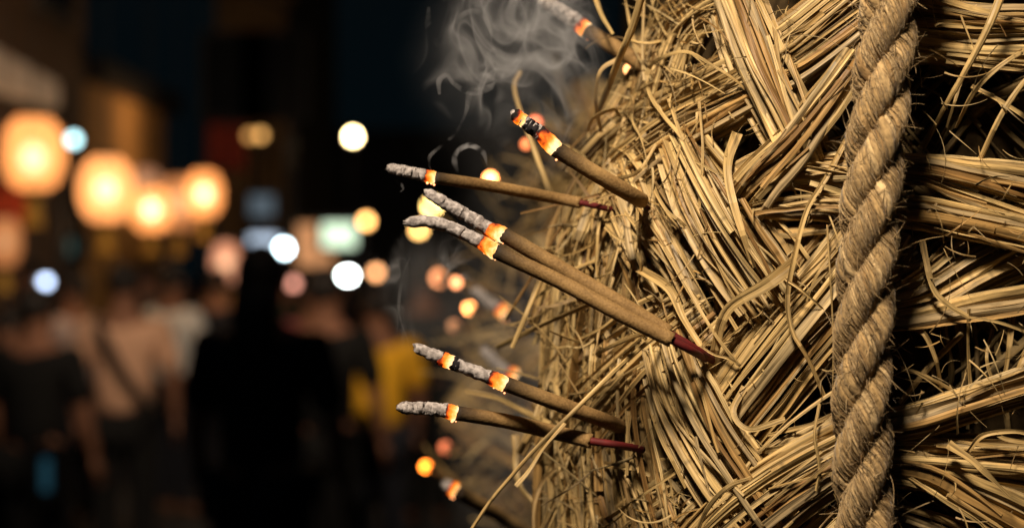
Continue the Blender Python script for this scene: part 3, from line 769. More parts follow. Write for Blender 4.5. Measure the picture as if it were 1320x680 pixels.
def far_stick(label, px, py, Y, d, mat, ex, ey, Ye):
    o = thing("incense_stick", label, "incense stick", tuple(at(ex, ey, Ye)), 0, "glowing incense tips far out of focus")
    p0, p1 = at(px, py, Y), at(ex, ey, Ye); u = (p1 - p0) / np.linalg.norm(p1 - p0)
    A = Acc(); A.tube([p0 - u * d * .5, p0 - u * d * .3, p0, p0 + u * d * .3, p0 + u * d * .5], np.array([.2, .8, 1, .8, .3]) * d / 2, sides=12, cap=True)
    A.build("ember", mat, o)
    A = Acc(); A.tube([p0 + u * d * .4, (p0 + p1) / 2, p1], [d * .3] * 3, sides=10, cap=True); A.build("paste", M["paste"], o)
E1, E2 = M["far_ember"], M["far_ember_dim"]
far_stick("glowing incense tip peeping over the thin level stick", 632, 230, 1.35, .010, E1, 700, 260, 1.60)
far_stick("large pale orange glowing tip above the two small ones in the blurred row", 566, 358, 2.1, .020, E2, 640, 380, 1.75)
far_stick("small orange glow tucked beside the large pale one", 588, 364, 1.30, .010, E2, 680, 390, 1.56)
far_stick("round orange glowing tip under the pair, brightest on the second roll", 605, 397, 1.8, .011, E1, 690, 430, 1.70)
far_stick("faint brown glow just below the round orange one", 585, 420, 1.8, .013, glow("faint_ember", (1, .45, .2), .7), 680, 450, 1.70)
far_stick("saturated orange glowing tip alone near the bottom of the picture", 549, 601, 1.8, .010, glow("orange_ember", (1, .22, .02), 15), 660, 650, 1.70)
far_stick("dim reddish glow just above the saturated orange one", 574, 576, 1.8, .012, glow("red_ember", (1, .25, .1), 1.6), 680, 600, 1.70)
far_stick("bright glowing tip sunk in the straw under the top stick", 812, 90, .90, .0072, glow("hot_ember", (1, .42, .14), 3.5), 850, 110, .88)
far_stick("reddish glow right behind the crusted black stick", 690, 158, 1.10, .010, glow("crimson_ember", (1, .22, .10), 1.6), 760, 200, 1.56)
far_stick("small orange glow below the crusted black stick", 678, 186, 1.12, .008, glow("small_ember", (1, .25, .08), 1.6), 760, 250, 1.54)

# ------------------------------------------------------------------ smoke
def smoke_mat(name, dens, noise=0):
    m, nt, b, out = new_mat(name); nt.nodes.remove(b)
    v = nt.nodes.new("ShaderNodeVolumePrincipled"); v.inputs["Density"].default_value = dens
    v.inputs["Color"].default_value = (.76, .76, .80, 1); v.inputs["Anisotropy"].default_value = 0.0
    nt.links.new(v.outputs[0], out.inputs["Volume"])
    if noise:
        tc = nt.nodes.new("ShaderNodeTexCoord"); nz = nt.nodes.new("ShaderNodeTexNoise")
        nz.inputs["Scale"].default_value = noise; nz.inputs["Detail"].default_value = 3; nz.inputs["Distortion"].default_value = 1.6
        nt.links.new(tc.outputs["Object"], nz.inputs["Vector"])
        mr = nt.nodes.new("ShaderNodeMapRange"); mr.inputs[1].default_value = .40; mr.inputs[2].default_value = .72
        mr.inputs[3].default_value = 0; mr.inputs[4].default_value = dens
        nt.links.new(nz.outputs["Fac"], mr.inputs[0]); nt.links.new(mr.outputs[0], v.inputs["Density"])
    return m
SM = [smoke_mat("smoke_thin", 120, 38), smoke_mat("smoke_mid", 260, 60), smoke_mat("smoke_dense", 330, 120)]
def wisp(pts, w, Y=.80, q=1, deep=.5):
    """a curl of smoke, a closed soft-edged band; w half widths in pixels"""
    n = 70; c = crv(pts, n); c = c + np.stack([wob(n, 1.5, 6), wob(n, 1.5, 6)], 1)
    Yv = Y + wob(n, .012, 3)
    P = np.stack([(c[:, 0] - 660) * K * Yv, Yv, CAMZ - (c[:, 1] - 340) * K * Yv], 1)
    R = np.interp(np.linspace(0, 1, n), np.linspace(0, 1, len(w)), w) * K * Y * (1 + wob(n, .12, 6))
    R = np.maximum(R, .0002)
    o = Acc(); o.tube(P, R, sides=14, asp=deep, twist=np.linspace(0, rng.normal(0, 1.2), n), cap=True)
    ob = o.build("smoke", SM[q])
    return tag(ob, "thin grey incense smoke curling up beside the straw roll", "smoke", "curls of incense smoke", "stuff")
wisp([(556, 224), (552, 205), (566, 190), (586, 172), (598, 148), (604, 122), (600, 100)], (1, 3, 2.4, 2, 2.4, 5, 1), .80, 1)
wisp([(592, 226), (586, 208), (590, 194), (606, 187), (622, 196), (628, 214)], (1, 4, 4, 5, 5, 1), .82, 1)
wisp([(566, 122), (566, 104), (576, 97), (584, 108), (600, 118), (620, 118), (642, 108), (650, 92)], (2, 4, 3, 4, 6, 6, 5, 1), .80, 1)
wisp([(552, 8), (552, 38), (562, 58), (576, 56), (582, 36), (598, 20), (616, 18), (630, 36), (634, 60)], (2, 5, 6, 6, 4, 6, 7, 5, 1), .82, 0)
wisp([(660, -20), (672, 12), (684, 50), (696, 76), (712, 86), (730, 78), (740, 56), (746, 40)], (4, 4, 5, 7, 7, 6, 4, 1), .86, 1)
wisp([(738, 46), (742, 66), (750, 86), (756, 94)], (1, 4, 3, 1), .86, 1)
wisp([(530, 330), (518, 360), (514, 400), (526, 440)], (1, 3, 3, 1), .79, 0)
wisp([(512, 232), (518, 240), (516, 248)], (1, 3, 1), .80, 1)
def cloud(x0, y0, x1, y1, Y, dep, dens, base, scale, seed, lo=.75):
    """a drifting veil of smoke: one closed box of air whose density is warped, ridged noise fading to nothing well inside its faces"""
    p0, p1 = at(x0, y1, Y), at(x1, y0, Y); c = (p0 + p1) / 2; h = (p1 - p0) / 2; h[1] = dep / 2
    m, nt, b, out = new_mat("smoke_veil"); nt.nodes.remove(b); N, L = nt.nodes, nt.links
    v = N.new("ShaderNodeVolumePrincipled"); v.inputs["Color"].default_value = (.76, .76, .80, 1)
    L.new(v.outputs[0], out.inputs["Volume"])
    tc = N.new("ShaderNodeTexCoord")
    def math_(op, a, bb=None, clamp=False):
        q = N.new("ShaderNodeMath"); q.operation = op; q.use_clamp = clamp
        for k, w_ in enumerate((a, bb)):
            if w_ is None: continue
            if isinstance(w_, (int, float)): q.inputs[k].default_value = w_
            else: L.new(w_, q.inputs[k])
        return q.outputs[0]
    def noise(sc, det, dist, off):
        mp = N.new("ShaderNodeMapping"); mp.inputs["Location"].default_value = (off, seed, off * .3); mp.inputs["Scale"].default_value = (1, 1, .6)
        L.new(tc.outputs["Object"], mp.inputs["Vector"])
        nz = N.new("ShaderNodeTexNoise"); nz.inputs["Scale"].default_value = sc; nz.inputs["Detail"].default_value = det
        nz.inputs["Distortion"].default_value = dist; nz.inputs["Roughness"].default_value = .4; L.new(mp.outputs[0], nz.inputs["Vector"]); return nz.outputs["Fac"]
    r = math_('ABSOLUTE', math_('SUBTRACT', noise(scale, 1.5, 1.9, 3.1 + seed), .5))
    r = math_('SUBTRACT', 1.0, math_('MULTIPLY', r, 14.0), True); r = math_('POWER', r, 2.0)
    msk = math_('MULTIPLY', math_('SUBTRACT', noise(scale * .45, 1, .6, 8.3 + seed), .49), 6.0, True)
    body = math_('MULTIPLY', math_('SUBTRACT', noise(scale * .6, 3, 1.0, 1.7 + seed), .36), 3.0, True)
    # soft fall-off towards the sides of the veil
    sc = N.new("ShaderNodeVectorMath"); sc.operation = 'MULTIPLY'; sc.inputs[1].default_value = tuple(1 / h); L.new(tc.outputs["Object"], sc.inputs[0])
    ln = N.new("ShaderNodeVectorMath"); ln.operation = 'LENGTH'; L.new(sc.outputs[0], ln.inputs[0])
    mr = N.new("ShaderNodeMapRange"); mr.interpolation_type = 'SMOOTHSTEP'; mr.inputs[1].default_value = .35; mr.inputs[2].default_value = .98
    mr.inputs[3].default_value = 1; mr.inputs[4].default_value = 0; L.new(ln.outputs["Value"], mr.inputs[0])
    d = math_('ADD', math_('MULTIPLY', math_('MULTIPLY', r, msk), dens), math_('MULTIPLY', body, base))
    L.new(math_('MULTIPLY', d, mr.outputs[0]), v.inputs["Density"])
    A = Acc(); A.box((0, 0, 0), tuple(h * 2)); o = A.build("smoke", m, None, False); o.location = tuple(c)
    tag(o, "thin grey incense smoke drifting beside the straw roll", "smoke", "curls of incense smoke", "stuff")
cloud(500, -90, 810, 280, .83, .07, 105, 3, 34, 0.0)
cloud(480, 280, 630, 480, .80, .05, 150, 5, 42, 5.0)
cloud(540, 120, 800, 800, 1.14, .16, 5, 2.2, 25, 9.0)
S.cycles.volume_step_rate = .35

# ------------------------------------------------------------------ the street behind: setting
g = Acc(); g.box((0, 60, -.05), (240, 240, .1)); tag(g.build("street", simple("wet_dark_asphalt", (.028, .028, .03), .75, noise=.3, scale=3, bump=.004), smooth=False), "dark asphalt street", kind="structure")

def lamp(name, label, cat, px, py, Y, r, col, st, pole=True, group=None, sx=1.0, shade=True):
    p = at(px, py, Y); o = thing(name, label, cat, (p[0], Y, 0 if pole else p[2]), 0, group)
    A = Acc(); t = np.linspace(0, PI, 12)
    A.lathe(np.stack([r * np.sin(t) + 1e-5, -r * np.cos(t)], 1), p, 18, sx); A.build("bulb", glow(label[:40].replace(" ", "_"), col, st), o)
    A = Acc(); dk = M["dark_metal"]
    A.lathe([[.001, r * 1.7], [.2 * r, r * 1.7], [r * 1.2 * sx, r * 1.15], [r * 1.25 * sx, r * 1.05], [.001, r * 1.02]], p, 18); A.build("lamp_shade", dk, o)
    if pole:
        A = Acc(); A.tube([[p[0], Y + r * 2.2, 0], [p[0], Y + r * 2.2, p[2] * .5], [p[0], Y + r * 2.2, p[2] + r * 1.75], [p[0], Y + r * 1.1, p[2] + r * 1.9], [p[0], Y, p[2] + r * 1.6]], .03, sides=8, ref=(1, 0, 0), cap=True); A.build("pole", dk, o)
    else:
        A = Acc(); A.tube([[p[0], Y, p[2] + r * 1.6], [p[0], Y, p[2] + 1.2], [p[0], Y, max(p[2] + 1.6, 3.99)]], .006, sides=6, cap=True); A.build("cord", dk, o)
    return o
M["dark_metal"] = simple("dark_metal", (.02, .02, .022), .5, .6)
LG = "street and stall lamps out of focus"
lamp("street_lamp", "bright round pale yellow street lamp alone against the dark sky", "street lamp", 455, 176, 17, .048, (1, .72, .34), 46, group=LG)
lamp("street_lamp", "blue-white street lamp over the largest paper lantern, the upper one", "street lamp", 18, 147, 15, .045, (.45, .72, .78), 6, group=LG)
lamp("street_lamp", "blue-white street lamp to the right of the largest paper lantern", "street lamp", 95, 180, 15, .045, (.42, .70, .74), 8, group=LG)
lamp("street_lamp", "dim amber street lamp, left one of the faint overlapping couple", "street lamp", 322, 175, 19, .05, (1, .50, .14), 1.3, group=LG)
lamp("street_lamp", "dim amber street lamp, right one of the faint overlapping couple", "street lamp", 336, 174, 18, .045, (1, .50, .14), 2.6, group=LG)
lamp("street_lamp", "yellow street lamp peeping out behind the tip of the upper paired incense stick", "street lamp", 557, 266, 12, .035, (1, .66, .20), 24, group=LG)
lamp("street_lamp", "golden street lamp behind the drooping ash tip", "street lamp", 540, 296, 11, .028, (1, .55, .16), 14, group=LG)
lamp("street_lamp", "amber street lamp right of the green-white sign", "street lamp", 472, 285, 13, .036, (1, .48, .14), 12, group=LG)
lamp("street_lamp", "amber street lamp just right of the blazing white one", "street lamp", 485, 351, 12, .032, (1, .45, .18), 7, group=LG)
lamp("street_lamp", "blazing white low lamp in front of the dark crowd", "street lamp", 448, 355, 12, .034, (.90, 1, .95), 40, group=LG, sx=1.35)
lamp("street_lamp", "white lamp at the right edge of the blue-white sign", "street lamp", 366, 320, 15, .050, (.70, .92, 1), 22, group=LG)
lamp("street_lamp", "pale blue lamp low at the left under the lanterns", "street lamp", 59, 363, 15, .042, (.5, .62, .85), 8, group=LG)
lamp("street_lamp", "small faint salmon lamp over the tall black figure", "street lamp", 378, 365, 14, .04, (1, .42, .3), 3.0, group=LG)

M["lantern_paper"] = None
def paper(name, col, st):
    m, nt, b, out = new_mat(name); N, L = nt.nodes, nt.links
    b.inputs["Base Color"].default_value = (.8, .5, .28, 1); b.inputs["Roughness"].default_value = .9
    b.inputs["Emission Color"].default_value = (*col, 1); b.inputs["Emission Strength"].default_value = st
    tr = N.new("ShaderNodeBsdfTransparent"); mx = N.new("ShaderNodeMixShader"); mx.inputs[0].default_value = .62
    tr.inputs[0].default_value = (1, .9, .75, 1)
    L.new(tr.outputs[0], mx.inputs[1]); L.new(b.outputs[0], mx.inputs[2]); L.new(mx.outputs[0], out.inputs["Surface"])
    return m
def lantern(label, px, py, Y, wpx, hpx, st, core, col=(1, .45, .15), cdy=0, cdx=0, light=0):
    p = at(px, py, Y); rw, hh = wpx * K * Y / 2, hpx * K * Y / 2
    o = thing("paper_lantern", label, "lantern", tuple(p), 0, "glowing paper lanterns hung over the street")
    A = Acc(); t = np.linspace(.22, PI - .22, 22)
    A.lathe(np.stack([rw * np.sin(t) ** .72, -hh * np.cos(t)], 1), p, 40, ribs=16, ribamp=.015)
    A.build("shade", paper("paper_" + str(int(px)), col, st), o)
    A = Acc(); rb = rw * .40; t = np.linspace(0, PI, 12)
    A.lathe(np.stack([rb * np.sin(t) + 1e-5, -rb * 1.15 * np.cos(t)], 1), p + [cdx * K * Y, 0, -cdy * K * Y], 18); A.build("bulb", glow("bulb_" + str(int(px)), (1, .78, .52), core * 1.2), o)
    for sg in (1, -1):
        A = Acc()
        A.lathe([[.001, sg * hh * 1.08], [rw * .45, sg * hh * 1.08], [rw * .47, sg * hh * .96], [.001, sg * hh * .96]], p, 20)
        A.build("rim", M["dark_metal"], o)
    A = Acc()
    for q in range(24):
        an = q / 24 * 2 * PI; b0 = p + [math.cos(an) * rw * .18, math.sin(an) * rw * .18, -hh * 1.08]
        A.tube([b0, b0 + [0, 0, -hh * .3], b0 + [math.cos(an) * .02, math.sin(an) * .02, -hh * .85]], .006, sides=5)
    A.build("tassel", M["tassel"], o)
    A = Acc(); A.tube([p + [0, 0, hh * 1.05], p + [0, 0, hh * 1.6], [p[0], p[1], max(3.99, p[2] + hh * 2)]], .005, sides=6); A.build("cord", M["dark_metal"], o)
    if light:
        ld = bpy.data.lights.new("lantern_light", 'POINT'); ld.energy = light; ld.color = (1, .62, .32); ld.shadow_soft_size = .2
        lo = bpy.data.objects.new("light", ld); link(lo, o)
M["tassel"] = simple("gold_thread", (.55, .33, .06), .7)
lantern("largest paper lantern at the left with a white hot middle", 43, 198, 9.6, 80, 98, .50, 3.6, light=14, cdy=6)
lantern("paper lantern second along the row, pale yellow all over", 137, 244, 10.5, 70, 86, .62, 4.2, (1, .50, .20), light=14)
lantern("small low paper lantern third along the row", 195, 270, 12, 52, 60, .45, 7, light=12)
lantern("dull reddish paper lantern squeezed between the third and the last", 230, 262, 13.5, 56, 70, .42, 1.0, (1, .38, .14))
lantern("last paper lantern of the row, bright in its middle", 263, 250, 12.5, 46, 62, .48, 7, light=12)
lantern("hazy pink paper lantern tucked above the third one", 188, 240, 15, 40, 50, .35, .6, (1, .5, .3))
lantern("deep orange paper lantern cut by the left edge", 6, 312, 9, 44, 66, .30, .5, (1, .36, .12))
lantern("small salmon paper lantern low beside the blue-white sign", 291, 338, 14, 36, 54, .7, 1.8, (1, .45, .3))

def sign(label, px, py, Y, wpx, hpx, col, st, cat="sign", name="lit_sign"):
    p = at(px, py, Y); w, h = wpx * K * Y, hpx * K * Y
    o = thing(name, label, cat, (p[0], Y, 0))
    A = Acc(); A.box(p, (w, .06, h)); A.build("panel", glow("panel_" + label[:20], col, st), o, False)
    A = Acc()
    for sg in (1, -1):
        A.box(p + [sg * (w / 2 + .03), 0, 0], (.05, .10, h + .1)); A.box(p + [0, 0, sg * (h / 2 + .03)], (w, .10, .05))
    A.build("frame", M["dark_metal"], o, False)
    A = Acc(); A.tube([[p[0], Y + .1, 0], [p[0], Y + .1, p[2] * .5], [p[0], Y + .1, p[2]]], .04, sides=8, cap=True); A.build("post", M["dark_metal"], o)
sign("glowing green-white sign box over the crowd", 437, 303, 16, 42, 30, (.66, .86, .62), 1.7)
sign("glowing blue-white sign box left of the white lamp", 340, 326, 17, 36, 46, (.52, .64, .80), 1.5)
sign("dim green sign box under the second paper lantern", 94, 318, 16, 22, 20, (.10, .22, .20), .35)
sign("dim grey-blue sign box beneath the dark sky", 338, 265, 18, 30, 26, (.18, .26, .33), .35)
sign("dim blue glowing box low between the dark legs", 62, 610, 7.0, 13, 42, (.05, .22, .34), .14, "sign")

def banner(label, px, py, Y, wpx, hpx, col, cat="banner", em=0):
    p = at(px, py, Y); w, h = wpx * K * Y, hpx * K * Y
    o = thing("cloth_banner", label, cat, (p[0], Y, 0))
    A = Acc(); xs = np.linspace(-w / 2, w / 2, 16)
    top = np.stack([p[0] + xs, Y + .05 * np.sin(xs * 14), np.full(16, p[2] + h / 2)], 1)
    V = np.concatenate([top, top - [0, 0, h], top + [0, .012, 0], top - [0, -.012, h]]); F = []
    for i in range(15):
        F += [[i, 16 + i, 17 + i, i + 1], [32 + i, 33 + i, 49 + i, 48 + i], [i, i + 1, 33 + i, 32 + i], [16 + i, 48 + i, 49 + i, 17 + i]]
    F += [[0, 32, 48, 16], [15, 31, 63, 47]]
    A.add(V, F, np.zeros((len(F) * 4, 2))); A.build("cloth", simple("cloth_" + label[:16], col, .9), o)
    A = Acc(); A.tube([[p[0] - w / 2 - .05, Y + .05, 0], [p[0] - w / 2 - .05, Y + .05, 1.5], [p[0] - w / 2 - .05, Y + .05, p[2] + h / 2 + .1]], .025, sides=8, cap=True)
    A.tube([[p[0] - w / 2 - .1, Y + .05, p[2] + h / 2 + .03], [p[0], Y + .05, p[2] + h / 2 + .03], [p[0] + w / 2, Y + .05, p[2] + h / 2 + .03]], .02, sides=8, ref=(0, 0, 1), cap=True)
    A.build("pole", M["dark_metal"], o)
banner("dark red cloth banner high behind the last lantern", 292, 190, 15, 46, 60, (.16, .02, .01))
banner("deep red cloth banner at the left edge under the largest lantern", 10, 268, 13, 40, 60, (.6, .08, .03))
sign("orange glowing awning panel stretched behind the white lamps", 402, 316, 17, 54, 54, (.80, .36, .15), .75)  # the awning is no lamp; orange light falling on it is painted as emission

# buildings (dark shop houses, windows and ledges)
def building(label, x0, x1, y0, y1, hgt, col, seed, win=(.03, .035, .04), face="front"):
    r = np.random.default_rng(seed)
    o = thing("shop_house", label, "building", ((x0 + x1) / 2, (y0 + y1) / 2, 0), 0, "shop houses along the street")
    A = Acc(); A.box(((x0 + x1) / 2, (y0 + y1) / 2, hgt / 2), (x1 - x0, y1 - y0, hgt)); A.build("wall", simple("plaster_" + str(seed), col, .9, noise=.25, scale=1.5, bump=.01), o, False)
    A = Acc(); A.box(((x0 + x1) / 2, (y0 + y1) / 2, hgt + .12), (x1 - x0 + .4, y1 - y0 + .4, .24)); A.build("roof", M["dark_metal"], o, False)
    gm = bpy.data.materials.get("dark_glass") or simple("dark_glass", win, .15, spec=.6)
    nz = int(hgt // 3)
    for f in range(1, nz):
        z = f * 3 + 1.6
        if face == "front":
            k = max(2, int((x1 - x0) / 2.2))
            for i in range(k):
                x = x0 + (i + .5) * (x1 - x0) / k
                A = Acc(); A.box((x, y0 - .03, z), (1.1, .08, 1.4)); w = A.build("window", M["frame"], o, False)
                A = Acc(); A.box((x, y0 - .075, z), (.95, .02, 1.25)); A.build("pane", gm, w, False)
        else:
            k = max(2, int((y1 - y0) / 2.2))
            for i in range(k):
                y = y0 + (i + .5) * (y1 - y0) / k
                A = Acc(); A.box((x1 + .03, y, z), (.08, 1.1, 1.4)); w = A.build("window", M["frame"], o, False)
                A = Acc(); A.box((x1 + .075, y, z), (.02, .95, 1.25)); A.build("pane", gm, w, False)
    return o
M["frame"] = simple("painted_frame", (.10, .09, .08), .6)
building("brown plastered shop house along the left side of the street", -11, -4.15, 9.0, 16.6, 9.5, (.16, .10, .06), 41, face="side")
building("tall dark building closing the street behind the lamps", -6.5, 3.5, 40, 50, 4.6, (.05, .045, .04), 42)
building("dark building behind the second straw roll", 3.9, 16, 36, 50, 8, (.05, .05, .055), 43)
building("narrow ochre building with a lit edge behind the crowd", -4.6, -3.4, 26.5, 33, 7.2, (.35, .2, .08), 44)

building("low ochre lit shop house front above the paper lanterns", -8, -4.2, 17.0, 20.6, 3.5, (.50, .27, .09), 45, face="side")
for nm, p_, e_ in (("shop_wall_fill", (-3.5, 18.6, 3.2), 16), ("house_wall_fill", (-2.6, 13.0, 5.0), 14)):  # unseen point lights added to brighten the house walls
    ld = bpy.data.lights.new(nm, 'POINT'); ld.energy = e_; ld.color = (1, .6, .3); ld.shadow_soft_size = .1
    lo = bpy.data.objects.new(nm, ld); link(lo); lo.location = p_

# stall canopy on the left
o = thing("stall_canopy", "pale grey canvas stall canopy above the largest paper lantern", "canopy", (-3.4, 10.3, 0))
A = Acc()
c0, c1, c2, c3 = at(-60, 30, 9.6), at(78, 108, 11.5), at(80, 134, 11.5), at(-60, 96, 9.6)
V = np.array([c0, c1, c2, c3]); V2 = V + [-.02, -.02, -.04]
A.add(np.concatenate([V, V2]), [[0, 1, 2, 3], [4, 7, 6, 5], [0, 4, 5, 1], [1, 5, 6, 2], [2, 6, 7, 3], [3, 7, 4, 0]], np.zeros((24, 2)))
A.build("canvas", simple("grey_canvas", (.55, .52, .50), .9), o, False)
for c in (c0, c2, c3, c1):
    A = Acc(); A.tube([[c[0], c[1], 0], [c[0], c[1], 1.5], [c[0], c[1], c[2]]], .03, sides=8, cap=True); A.build("post", M["dark_metal"], o)

# a wire strung across the street carries the lanterns
o = thing("overhead_rail", "dark overhead rail from which the paper lanterns hang", "rail", (0, 0, 0))
A = Acc()
A.tube([[-9, 8, 4.0], [-3, 9.5, 4.0], [-2.0, 15.5, 4.0]], .02, sides=6, cap=True, ref=(0, 0, 1)); A.build("cable", M["dark_metal"], o)
for (x, y) in ((-9, 8), (-2.0, 15.5)):
    A = Acc(); A.tube([[x, y, 0], [x, y, 2], [x, y, 4.05]], .05, sides=10, cap=True); A.build("post", M["dark_metal"], o)

# ------------------------------------------------------------------ people
def skin_mesh(name, verts, edges, radii, mat, parent, sub=1):
    me = bpy.data.meshes.new(name); me.from_pydata([tuple(v) for v in verts], edges, [])
    ob = bpy.data.objects.new(name, me); COL.objects.link(ob)
    md = ob.modifiers.new("s", 'SKIN'); md.use_smooth_shade = True
    sk = me.skin_vertices[0].data
    for i, r in enumerate(radii):
        sk[i].radius = (r, r) if np.isscalar(r) else r
        sk[i].use_root = (i == 0)
    sb = ob.modifiers.new("d", 'SUBSURF'); sb.levels = sub; sb.render_levels = sub
    dg = bpy.context.evaluated_depsgraph_get()
    m2 = bpy.data.meshes.new_from_object(ob.evaluated_get(dg)); m2.name = name
    bpy.data.objects.remove(ob); bpy.data.meshes.remove(me)
    m2.materials.clear(); m2.materials.append(mat)
    for p in m2.polygons: p.use_smooth = True
    return link(bpy.data.objects.new(name, m2), parent)
def uvs(c, r, name, mat, parent, cut=None):
    A = Acc(); t = np.linspace(0, PI if cut is None else cut, 14)
    A.lathe(np.stack([r[0] * np.sin(t) + 1e-5, r[2] * np.cos(t)], 1)[::-1], (0, 0, 0), 20, 1.0)
    A.v[0][:, 1] *= r[1] / r[0]; A.v[0] += np.array(c)
    return A.v[0], A
skinm = simple("skin", (.24, .12, .075), .6); hairm = simple("black_hair", (.012, .010, .010), .6)
def person(label, px, Y, hgt, face, top, legs, pose="stand", longh=False, bag=False, hold=False):
    s = hgt / 1.72; X = (px - 660) * K * Y
    o = thing("person", label, "person", (X, Y, 0), face, "people in the blurred street crowd")
    V = lambda *a: [tuple(np.array(v) * s) for v in a]
    st = .09 if pose == "walk" else 0
    arm = [(.19, 0, 1.40), (.25, -.02, 1.13), (.26, -.10, .90)]
    armR = [(-x, y, z) for x, y, z in arm]
    if hold: armR = [(-.19, 0, 1.40), (-.26, -.08, 1.14), (-.16, -.30, 1.22)]
    if hold == 2: arm = [(.19, 0, 1.40), (.26, -.1, 1.14), (.10, -.30, 1.20)]
    vs = V((0, 0, .96), (0, .01, 1.12), (0, .01, 1.28), (0, 0, 1.40), (0, -.005, 1.49), (0, -.015, 1.58), (0, -.02, 1.66),
           arm[0], arm[1], arm[2], armR[0], armR[1], armR[2],
           (.09, 0, .90), (.10, -.02 - st, .50), (.10, st, .09), (.10, -.15 + st, .04),
           (-.09, 0, .90), (-.10, -.02 + st, .50), (-.10, -st * .6, .09), (-.10, -.15 - st * .6, .04))
    ed = [(0, 1), (1, 2), (2, 3), (3, 4), (4, 5), (5, 6), (3, 7), (7, 8), (8, 9), (3, 10), (10, 11), (11, 12), (0, 13), (13, 14), (14, 15), (15, 16), (0, 17), (17, 18), (18, 19), (19, 20)]
    rd = [(.15, .11), (.13, .095), (.15, .11), (.11, .09), .055, .085, .075, .055, .043, .03, .055, .043, .03, .085, .058, .04, .035, .085, .058, .04, .035]
    rd = [tuple(np.array(r) * s) if not np.isscalar(r) else r * s for r in rd]
    body = skin_mesh("body", vs, ed, rd, skinm, o)
    # face: nose and ears, fingers as short chains merged in one hand mesh per side
    for sx, w, e in ((1, arm[2], arm[1]), (-1, armR[2], armR[1])):
        w = np.array(w); dr = w - np.array(e); dr /= np.linalg.norm(dr); sd = np.array([0, 1, 0]) if abs(dr[2]) > .6 else np.array([0, 0, 1])
        A = Acc(); A.tube([(w - dr * .02) * s, (w + dr * .04) * s, (w + dr * .09) * s], [.026 * s, .036 * s, .034 * s], sides=10, asp=.5, ref=(1, 0, 0), cap=True)
        for f in range(4):
            b = w + dr * .085 + sd * (.012 * (f - 1.5) * 1.3)
            Lf = (.055, .065, .06, .045)[f]
            A.tube([b * s, (b + dr * Lf * .5) * s, (b + dr * Lf + np.array([-sx * .015, 0, 0])) * s], [.0085 * s, .008 * s, .005 * s], sides=6, cap=True)
        b = w + dr * .03 - sd * .03
        A.tube([b * s, (b + dr * .03 - sd * .02) * s, (b + dr * .055 - sd * .022) * s], [.011 * s, .01 * s, .006 * s], sides=6, cap=True)
        mesh_local(A, "hand", skinm, o)
    A = Acc(); hc = np.array([0, -.02, 1.625])
    A.tube([(hc + [0, -.075, .02]) * s, (hc + [0, -.098, -.01]) * s, (hc + [0, -.08, -.022]) * s], [.006 * s, .014 * s, .01 * s], sides=6, cap=True, ref=(1, 0, 0)); mesh_local(A, "nose", skinm, o)
    for sx in (1, -1):
        A = Acc(); A.tube([(hc + [sx * .078, .005, .025]) * s, (hc + [sx * .088, .01, 0]) * s, (hc + [sx * .078, .0, -.03]) * s], [.01 * s, .016 * s, .008 * s], sides=8, asp=.6, ref=(1, 0, 0), cap=True); mesh_local(A, "ear", skinm, o)
    # hair cap
    A = Acc(); t = np.linspace(.02, PI * .60, 12)
    A.lathe(np.stack([.098 * s * np.sin(t), .112 * s * np.cos(t)], 1)[::-1], (0, 0.012 * s, 1.645 * s), 20, .92)
    if longh:
        A.tube(V((0, .06, 1.66), (0, .085, 1.52), (0, .085, 1.38), (0, .08, 1.30)), np.array([.07, .085, .08, .04]) * s, sides=12, asp=.5, ref=(0, -1, 0), cap=True)
    mesh_local(A, "hair", hairm, o)
    # shirt and trousers follow the body
    sv = V((0, 0, .90), (0, .01, 1.12), (0, .01, 1.28), (0, 0, 1.39), arm[0], tuple(np.array(arm[0]) * .1 + np.array(arm[1]) * .9), armR[0], tuple(np.array(armR[0]) * .1 + np.array(armR[1]) * .9))
    skin_mesh("shirt", sv, [(0, 1), (1, 2), (2, 3), (3, 4), (4, 5), (3, 6), (6, 7)], [tuple(np.array(r) * s) for r in ((.185, .135), (.16, .12), (.18, .13), (.13, .105), (.08, .08), (.068, .068), (.08, .08), (.068, .068))], simple("shirt_" + str(px), top, .85, noise=.12), o)
    lv = [vs[0], vs[13], vs[14], vs[15], vs[17], vs[18], vs[19]]
    skin_mesh("trousers", lv, [(0, 1), (1, 2), (2, 3), (0, 4), (4, 5), (5, 6)], [tuple(np.array(r) * s) for r in ((.165, .125), (.115, .11), (.08, .08), (.065, .065), (.115, .11), (.08, .08), (.065, .065))], simple("trousers_" + str(px), legs, .9), o)
    if bag:
        A = Acc(); A.tube(V((.12, .10, 1.47), (.09, .16, 1.36), (-.02, .17, 1.16), (-.15, .12, .96)), .028 * s, asp=.25, sides=8, ref=(0, -1, 0)); mesh_local(A, "bag_strap", M["black_cloth"], o)
    return o
def mesh_local(A, name, mat, parent):
    V = np.concatenate(A.v); A.v = [V]
    ob = A.build(name, mat, None); ob.parent = parent
    return ob
M["black_cloth"] = simple("black_cloth", (.01, .01, .011), .9)
BK, NV = (.005, .006, .007), (.010, .013, .022)
person("person in a tan salmon shirt seen from behind with a dark strap over the shoulder", 160, 8.8, 1.68, PI + .1, (.66, .42, .29), BK, bag=True)
person("person in a plain white shirt right of the tan shirt", 222, 11.4, 1.66, PI * .8, (.80, .85, .88), NV, hold=1)
person("person in a pale pinkish shirt half hidden left of the tan shirt", 96, 10.9, 1.62, PI * 1.3, (.50, .42, .42), NV, hold=2)
person("short person in an orange-brown top at the left edge", 12, 8.4, 1.46, .6, (.55, .22, .09), BK, longh=True)
person("tall broad person all in black in the middle of the crowd", 338, 5.9, 1.74, PI - .2, BK, BK, longh=True)
person("person in a bright yellow top at the right end of the crowd", 487, 8.6, 1.56, PI + .4, (.95, .52, .03), NV)
